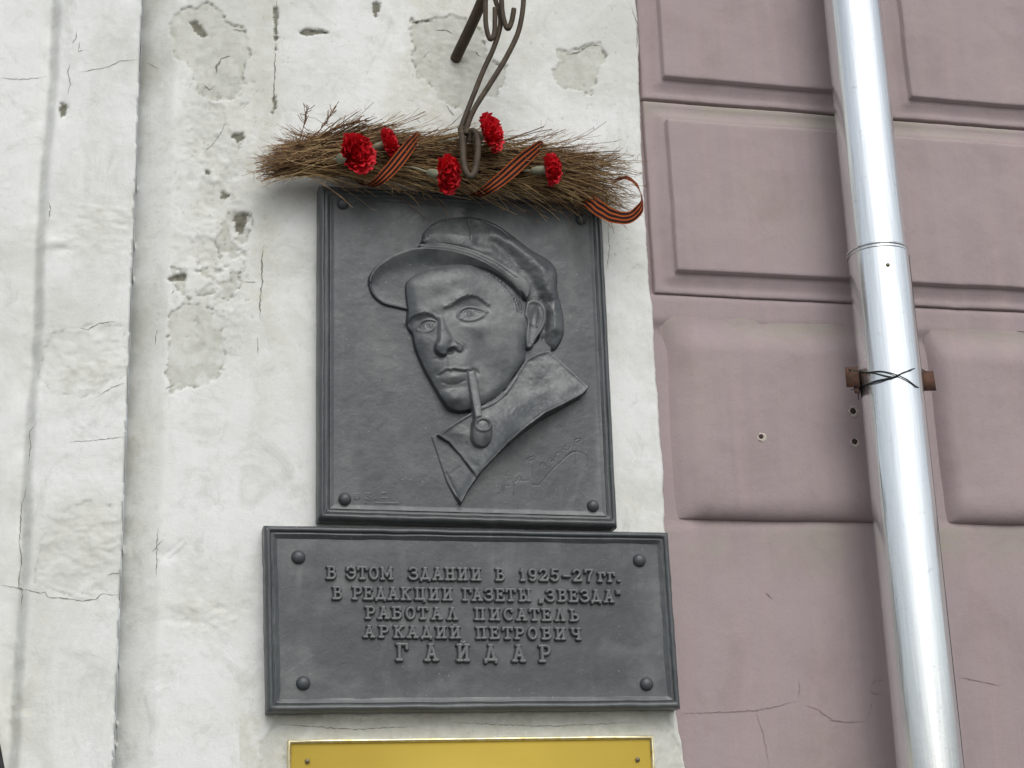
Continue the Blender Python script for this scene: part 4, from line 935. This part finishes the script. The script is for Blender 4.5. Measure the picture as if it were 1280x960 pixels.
# ------------------------------------------------------------------ downpipe
pc = un(1107, 480, .075); PR = .0640
_pt, _pb = un(1064.5, 0, .075), un(1162, 960, .075); LEAN = (_pt.x-_pb.x)/(_pt.z-_pb.z)
def cxz(z): return (_pb.x-pc.x)+LEAN*(z-_pb.z)
dp = empty('downpipe', (pc.x, pc.y, 0), 'shiny galvanised round rainwater downpipe standing in front of the mauve wall', 'drainpipe')
zj = un(1094, 318, .075).z
def pipe_sec(name, z0, z1, r, cx=0, seam=True):
    ns = 120; zs = np.linspace(z0, z1, 60); co = []
    for z in zs:
        for k in range(ns):
            a = 2*math.pi*k/ns; rr = r*(1+.005*math.sin(3*a+z*1.1)+.0022*math.sin(7*a-z*1.3)+.0009*math.sin(13*a+z*2)) + .0003*math.sin(z*6+2*a)
            co.append((pc.x+cx+cxz(z)+rr*math.cos(a), pc.y+rr*math.sin(a), z))
    q = [(i*ns+k, i*ns+(k+1) % ns, (i+1)*ns+(k+1) % ns, (i+1)*ns+k) for i in range(59) for k in range(ns)]
    return link(name, rawmesh(name, co, q), ZINC, dp)
pipe_sec('upper_pipe', zj-.03, 4.7, PR-.0020); pipe_sec('lower_pipe', .12, zj, PR, .001)
def torus_pts(cx, cy, z, r, n=40, a0=0, a1=2*math.pi, tz=0): return [(cx+cxz(z)+r*math.cos(a0+(a1-a0)*i/n), cy+r*math.sin(a0+(a1-a0)*i/n), z+tz*math.cos(a0+(a1-a0)*i/n)) for i in range(n+1)]
link('joint_bead', tube('joint_bead', torus_pts(pc.x, pc.y, zj+.0035, PR-.0008), .0028, 8, False), ZINC, dp)
link('joint_bead', tube('joint_bead', torus_pts(pc.x, pc.y, zj-.0045, PR+.0002), .0016, 8, False), ZINC, dp)
# folded lengthwise seam on the right of the pipe
sa = math.radians(-30)
link('seam', tube('seam', [(pc.x+.001+cxz(z)+(PR+.0003)*math.cos(sa), pc.y+(PR+.0003)*math.sin(sa), z) for z in (.12, 1., 2., zj-.01)], .0007, 6), WIRE, dp)
def on_pipe(u, v, extra=.0006):
    # nearest hit of the view ray on the pipe cylinder
    o = np.array([0, -D]); t = un(u, v, 0); d = np.array([t.x, t.y+D]); dz_ = (t.z-EYE); f = o-np.array([pc.x+cxz(un(u, v, .12).z), pc.y]); r = PR+extra
    a = d@d; b = 2*f@d; c = f@f-r*r; disc = max(b*b-4*a*c, 0); k = (-b-math.sqrt(disc))/(2*a)
    return Vector((d[0]*k, -D+d[1]*k, EYE+dz_*k))
rv = dome('rivet', .0042, .003); rp = on_pipe(1110, 331); rvo = link('rivet', rv, SCREW, dp); place(rvo, rp); rvo.rotation_euler.z = math.atan2(rp.x-pc.x, -(rp.y-pc.y))
# wire tie: two strands crossing on the pipe's face, twisted at the cross
def wire(pts, r=.0013):
    P3 = [on_pipe(u, v, .0016+e) if 1068 < u < 1149 else un(u, v, .100+e) for u, v, e in pts]
    P3 = [Vector(p) for p in csp([tuple(p) for p in P3], 4)]; link('wire_tie', tube('wire_tie', P3, r, 6), WIRE, dp)
wire([(1061,462,.0),(1071,463,.0),(1079,466,0),(1090,465,0),(1100,464,.001),(1112,466,.002),(1122,469,.003),(1133,474,.001),(1141,480,0),(1147,484,0),(1154,487,0)])
wire([(1064,487,.0),(1074,485,0),(1082,482,0),(1092,477,0),(1104,474,.001),(1115,472,.003),(1124,468,.002),(1134,464,.001),(1142,461,0),(1150,461,0),(1158,465,0)])
wire([(1066,463,.0),(1080,465,.001),(1095,467,.001),(1108,470,.002),(1120,471,.001),(1128,466,0),(1139,463,0)]); 
wire([(1072,488,.0),(1085,480,.0015),(1098,477,.002),(1112,473,.0005),(1122,470,.0)])
# rusty strap ears on each side, bent back to the wall
def ear_strap(corners, fold, out, name='pipe_bracket'):
    f = [un(u, v, out) for u, v in corners]; b = [p+Vector((fold, .0015, 0)) for p in f]
    co = []; 
    for (a0, a1, a2, a3), dy in ((f, 0), (f, .0016)): co += [tuple(p+Vector((0, dy, 0))) for p in (a0, a1, a2, a3)]
    q = [(0, 3, 2, 1), (4, 5, 6, 7), (0, 1, 5, 4), (1, 2, 6, 5), (2, 3, 7, 6), (3, 0, 4, 7)]
    # short leg bent back behind the pipe
    e = (f[1], f[2]) if fold > 0 else (f[0], f[3]); k = len(co); back = Vector((math.copysign(.022, fold), .05, 0))
    for p in e:
        for dd in (Vector((0, .0008, 0)), Vector((math.copysign(.0016, fold), .0008, 0)), back+Vector((math.copysign(.0016, fold), 0, 0)), back): co.append(tuple(p+dd))
    q += [tuple(k+i for i in t) for t in [(0, 1, 2, 3), (4, 7, 6, 5), (0, 4, 5, 1), (1, 5, 6, 2), (2, 6, 7, 3), (3, 7, 4, 0)]]
    return link(name, rawmesh(name, co, q), RUST, dp, False)
ear_strap([(1056.5,459),(1072,458),(1074.5,483),(1058.5,484)], +.002, .086)
ear_strap([(1151,464),(1166.5,463.5),(1170.5,488),(1153,488.5)], -.002, .090)
ear_strap([(1067,482),(1072,482),(1073,491),(1069,492)], .001, .082)

# ------------------------------------------------------------------ black cable at the lower left corner
cb = [un(-14, 900, .012), un(-5, 925, .014), un(0, 950, .016), un(4, 975, .016), un(6, 1010, .014), un(4, 1100, .012), un(0, 1300, .012)]
cbo = link('black_cable', tube('black_cable', [Vector(p) for p in csp([tuple(p) for p in [un(-60, 840, .012)]+cb], 6)], .0052, 10), RUBBER)
props(cbo, 'black rubber cable curving along the white wall in the lower left corner', 'cable')
for o in bpy.data.objects:
    if '_o' in o: del o['_o']
